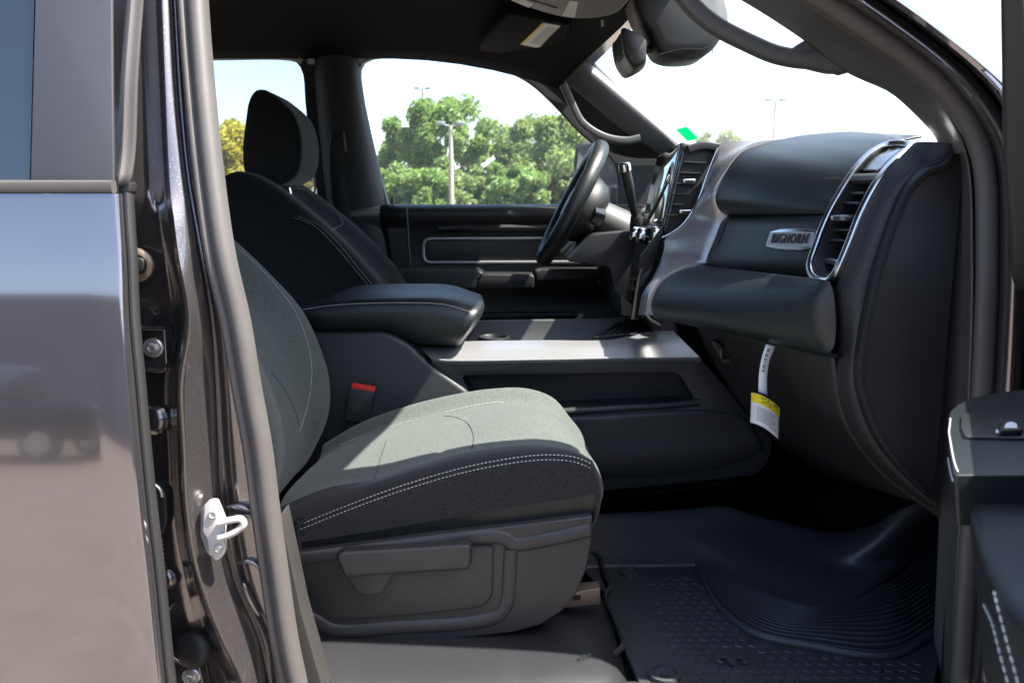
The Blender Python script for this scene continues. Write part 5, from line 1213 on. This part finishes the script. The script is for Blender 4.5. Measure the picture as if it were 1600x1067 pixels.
# ================================================================ outside: trees, lamps, parked cars
def leaf_mat(name, c):
    m = mat(name, c, .55, var=.35, vscale=.8); nt = m.node_tree; b_ = nt.nodes['Principled BSDF']
    tl = nt.nodes.new('ShaderNodeBsdfTranslucent'); tl.inputs[0].default_value = (c[0]*1.5, c[1]*1.45, c[2]*.9, 1)
    mx = nt.nodes.new('ShaderNodeMixShader'); mx.inputs[0].default_value = .45
    nt.links.new(b_.outputs[0], mx.inputs[1]); nt.links.new(tl.outputs[0], mx.inputs[2])
    nt.links.new(mx.outputs[0], nt.nodes['Material Output'].inputs[0]); return m
LM = [leaf_mat('leaf_green', (.17, .26, .09)), leaf_mat('leaf_yellow', (.34, .32, .04)), leaf_mat('leaf_olive', (.19, .255, .11))]
M['bark'] = mat('bark', (.12, .09, .06), .9, bump=.5, bscale=30)
def tree(label, base, h, r, lm, seed, n=14000, leaf=.10, group='trees beyond the car park'):
    rnd = random.Random(seed); base = Vector(base)
    t = thing('tree', label, 'tree', base, group)
    V = []; F = []
    def limb(a, b_, r0, r1):
        o = len(V); d = (b_-a).normalized(); s_ = d.orthogonal().normalized(); u = d.cross(s_)
        for p, rr_ in ((a, r0), (b_, r1)):
            for k in range(7):
                w = 2*math.pi*k/7; V.append(p+(s_*math.cos(w)+u*math.sin(w))*rr_)
        for k in range(7): F.append((o+k, o+(k+1) % 7, o+7+(k+1) % 7, o+7+k))
    tip = base+Vector((rnd.uniform(-.3, .3), 0, h*.5)); limb(base, tip, h*.022, h*.014)
    cl_ = []
    for k in range(46):
        a_ = rnd.uniform(0, 2*math.pi); e = rnd.uniform(-.5, 1); rr_ = r*rnd.uniform(.35, .95)*math.sqrt(max(.15, 1-e*e*.75))
        c = base+Vector((math.cos(a_)*rr_, math.sin(a_)*rr_, h*.60+e*h*.36)); cl_.append((c, r*rnd.uniform(.12, .27)))
        if k < 12: limb(base+Vector((0, 0, h*rnd.uniform(.22, .5))), c, h*.009, h*.003)
    obj('trunk', V, F, M['bark'], t, 40)
    V = []; F = []
    for k in range(n):
        c, cr_ = cl_[rnd.randrange(len(cl_))]
        d = Vector((rnd.gauss(0, 1), rnd.gauss(0, 1), rnd.gauss(0, .8))); d = d.normalized()*cr_*rnd.random()**.45
        p = c+d; nx = Vector((rnd.gauss(0, 1), rnd.gauss(0, 1), rnd.gauss(0, 1))).normalized(); u = nx.orthogonal().normalized(); w = nx.cross(u)
        s_ = leaf*rnd.uniform(.6, 1.3); o = len(V)
        V += [p-u*s_, p+w*s_*.5, p+u*s_, p-w*s_*.5]; F.append((o, o+1, o+2, o+3))
    obj('crown', V, F, lm, t, 0)
    return t
def at(px, py, Y): return W(px, py, Y)
def tr_(label, px, top, w_, Y, lm, seed, **k):
    p = at(px, top, Y); h = p.z; return tree(label, (p.x, Y, 0), h, w_*Y/FPX/2, lm, seed, **k)
tr_('tall bright green tree with open crown beside the lamp post', 690, 158, 190, 42, LM[0], 21, n=20000, leaf=.13)
tr_('round pale green tree beyond the steering wheel', 850, 180, 190, 40, LM[2], 2, n=20000, leaf=.13)
tr_('low green tree filling the gap left of the lamp post', 630, 215, 110, 46, LM[0], 3, n=12000, leaf=.13)
tr_('small green tree between the two taller trees', 770, 225, 110, 50, LM[2], 4, n=12000, leaf=.13)
tr_('yellow green tree behind the driver headrest', 352, 192, 150, 30, LM[1], 5, n=16000, leaf=.10)
tr_('sunlit yellow green tree outside the rear side window', 230, 180, 150, 33, LM[1], 6, n=14000, leaf=.10)
tr_('small tree showing past the rear of the head restraint', 470, 175, 120, 45, LM[1], 15, n=10000, leaf=.13)
tr_('distant green treetop above the dashboard by the near post', 1320, 207, 90, 60, LM[2], 7, n=8000, leaf=.2)
tr_('distant green treetop seen beside the green sticker', 1135, 203, 60, 70, LM[2], 8, n=3200, leaf=.3)
tr_('distant pale treetop at the foot of the windscreen', 1100, 206, 40, 75, LM[2], 9, n=2600, leaf=.3)
for i, (px, top, Y) in enumerate(((600, 255, 38), (720, 262, 39), (800, 258, 37), (900, 250, 39), (660, 268, 37))):
    tr_(('bushy green shrub at the foot of the tall tree edge', 'olive shrub just right of the pale lamp post', 'green shrub below the small tree between the tall ones', 'olive shrub partly covered by the steering wheel', 'green shrub just left of the pale lamp post')[i], px, top, 110, Y, LM[(0, 2, 0, 2, 0)[i]], 30+i, n=9000, leaf=.12, group='shrubs below the far trees')
M['concrete'] = mat('pale_concrete', (.30, .29, .22), .85)
M['lampmetal'] = mat('lamp_metal', (.22, .25, .25), .5, .3)
def lamp(label, px, top, Y, r_=.12, two=True):
    p = at(px, top, Y); t = thing('lamp_post', label, 'lamp post', (p.x, Y, 0))
    sweep('pole', [Vector((p.x, Y, 0)), Vector((p.x, Y, p.z*.5)), Vector((p.x, Y, p.z-.1))], ell(r_, r_, 12), M['concrete'], t, ref=(0, 1, 0), taper=lambda q: 1-.35*q)
    for s_ in (-1, 1):
        sweep('bracket', [Vector((p.x, Y, p.z-.12)), Vector((p.x+s_*.3, Y, p.z-.06))], ell(.04, .04, 8), M['lampmetal'], t)
        box('luminaire', Vector((p.x+s_*.4, Y, p.z)), (.34, .3, .14), M['lampmetal'], t, .03)
lamp('pale concrete lamp post in front of the tall green tree', 704, 193, 34, .125)
lamp('thin lamp post rising above the tall green tree', 660, 138, 60, .12)
lamp('twin arm lamp post seen through the windscreen', 1212, 156, 45, .10)
# parked cars across the lot
def parked(label, p, colr, rz, pickup=False, group='cars parked across the lot'):
    m = mat('car_paint', colr, .3, .3, coat=1); p = Vector(p)
    t = thing('parked_car', label, 'car', p, group)
    def lx(a_, y, z): return p+Vector((a_*math.cos(rz)-y*math.sin(rz), a_*math.sin(rz)+y*math.cos(rz), z))
    L_ = 2.9 if pickup else 2.3; hgt = 1.95 if pickup else 1.5; sh2 = 1.15 if pickup else .95
    bd_ = [(-L_, .45), (-L_, sh2-.05), (-L_+.1, sh2), (L_-1.4, sh2), (L_-.15, sh2-.12), (L_, sh2-.3), (L_, .45)]
    w2 = .98 if pickup else .88
    prism('body', roundpoly([lx(a_, -w2, z) for a_, z in bd_], .12, 4), lx(0, w2, 0)-lx(0, -w2, 0), m, t, .08, 3)
    cb = [(-1.0, sh2), (-.85, hgt), (.75, hgt), (1.45, sh2)] if pickup else [(-1.9, sh2), (-1.2, hgt), (.35, hgt), (1.25, sh2)]
    prism('cabin', roundpoly([lx(a_, -w2+.1, z-.01) for a_, z in cb], .15, 4), lx(0, w2-.1, 0)-lx(0, -w2+.1, 0), m, t, .08, 3)
    gw = [((-.85, sh2+.06), (-.75, hgt-.1), (-.12, hgt-.1), (-.12, sh2+.06)), ((-.02, sh2+.06), (-.02, hgt-.1), (.66, hgt-.1), (1.2, sh2+.06))]
    if not pickup: gw = [((-1.6, sh2+.05), (-1.15, hgt-.08), (-.5, hgt-.08), (-.5, sh2+.05)), ((-.4, sh2+.05), (-.4, hgt-.08), (.3, hgt-.08), (1.0, sh2+.05))]
    for q in gw:
        for y in (-w2+.095, w2-.095): prism('side_window', [lx(a_, y-.01, z) for a_, z in q], lx(0, .02, 0)-lx(0, 0, 0), M['privacy'], t, 0)
    for a_ in (-L_+1.0, L_-.95):
        for y in (-w2+.08, w2-.08):
            wh = lathe('wheel', [(.10, -.11), (.34, -.11), (.38, -.06), (.38, .06), (.34, .11), (.10, .11)], lx(a_, y, .385), lx(0, 1, 0)-lx(0, 0, 0), M['rubber_dark'], t, 24, 30)
            lathe('rim', [(.24, -.115), (.22, -.09), (.22, .09), (.24, .115)], lx(a_, y, .385), lx(0, 1, 0)-lx(0, 0, 0), M['satin'], wh, 20, 30)
parked('pale blue parked car with its roof level with the far window sill', (W(800, 320, 24).x, 24, 0), (.35, .5, .65), 0)
parked('white parked car standing behind the pale lamp post', (W(670, 320, 30).x, 30, 0), (.6, .6, .6), 0)
parked('dark pickup truck parked behind the photographer, mirrored in the rear door paint', (-10.0, -12.8, 0), (.03, .035, .04), math.pi, True)
# low pale house beyond the trees and the long building mirrored in the door
hs = thing('house', 'low tan house half hidden behind the far green trees', 'house', (0, 62, 0))
M['tan'] = mat('tan_stucco', (.45, .36, .26), .9); M['roofs'] = mat('grey_shingle', (.18, .17, .18), .9)
def hx_(px): return W(px, 300, 62).x
prism('wall', [Vector((hx_(640), 62, 0)), Vector((hx_(900), 62, 0)), Vector((hx_(900), 62, 2.9)), Vector((hx_(640), 62, 2.9))], (0, 8, 0), M['tan'], hs, .05)
prism('roof', [Vector((hx_(630), 61.5, 2.9)), Vector((hx_(910), 61.5, 2.9)), Vector((hx_(880), 65.5, 4.6)), Vector((hx_(660), 65.5, 4.6))], (0, 4.5, 0), M['roofs'], hs, .05)
for k in range(5):
    x = hx_(660+k*50); prism('window', [Vector((x, 61.96, 1.0)), Vector((x+1.3, 61.96, 1.0)), Vector((x+1.3, 61.96, 2.2)), Vector((x, 61.96, 2.2))], (0, .06, 0), M['privacy'], hs, 0)

wb = thing('warehouse', 'long grey metal warehouse mirrored in the rear door paint', 'building', (-8, -26, 0))
M['wallgrey'] = mat('grey_sheet', (.20, .20, .21), .7, var=.1, vscale=.4)
prism('wall', [Vector((-48, -26, 0)), Vector((30, -26, 0)), Vector((30, -26, 5.4)), Vector((-48, -26, 5.4))], (0, -10, 0), M['wallgrey'], wb, .05)
prism('roof_edge', [Vector((-48.3, -25.8, 5.35)), Vector((30.3, -25.8, 5.35)), Vector((30.3, -25.8, 5.7)), Vector((-48.3, -25.8, 5.7))], (0, -10.4, 0), M['roofs'], wb, .05)
for k in range(9):
    x = -44+k*8
    dr = prism('loading_door', [Vector((x, -25.97, 0)), Vector((x+3.4, -25.97, 0)), Vector((x+3.4, -25.97, 3.4)), Vector((x, -25.97, 3.4))], (0, .05, 0), M['roofs'], wb, .02)
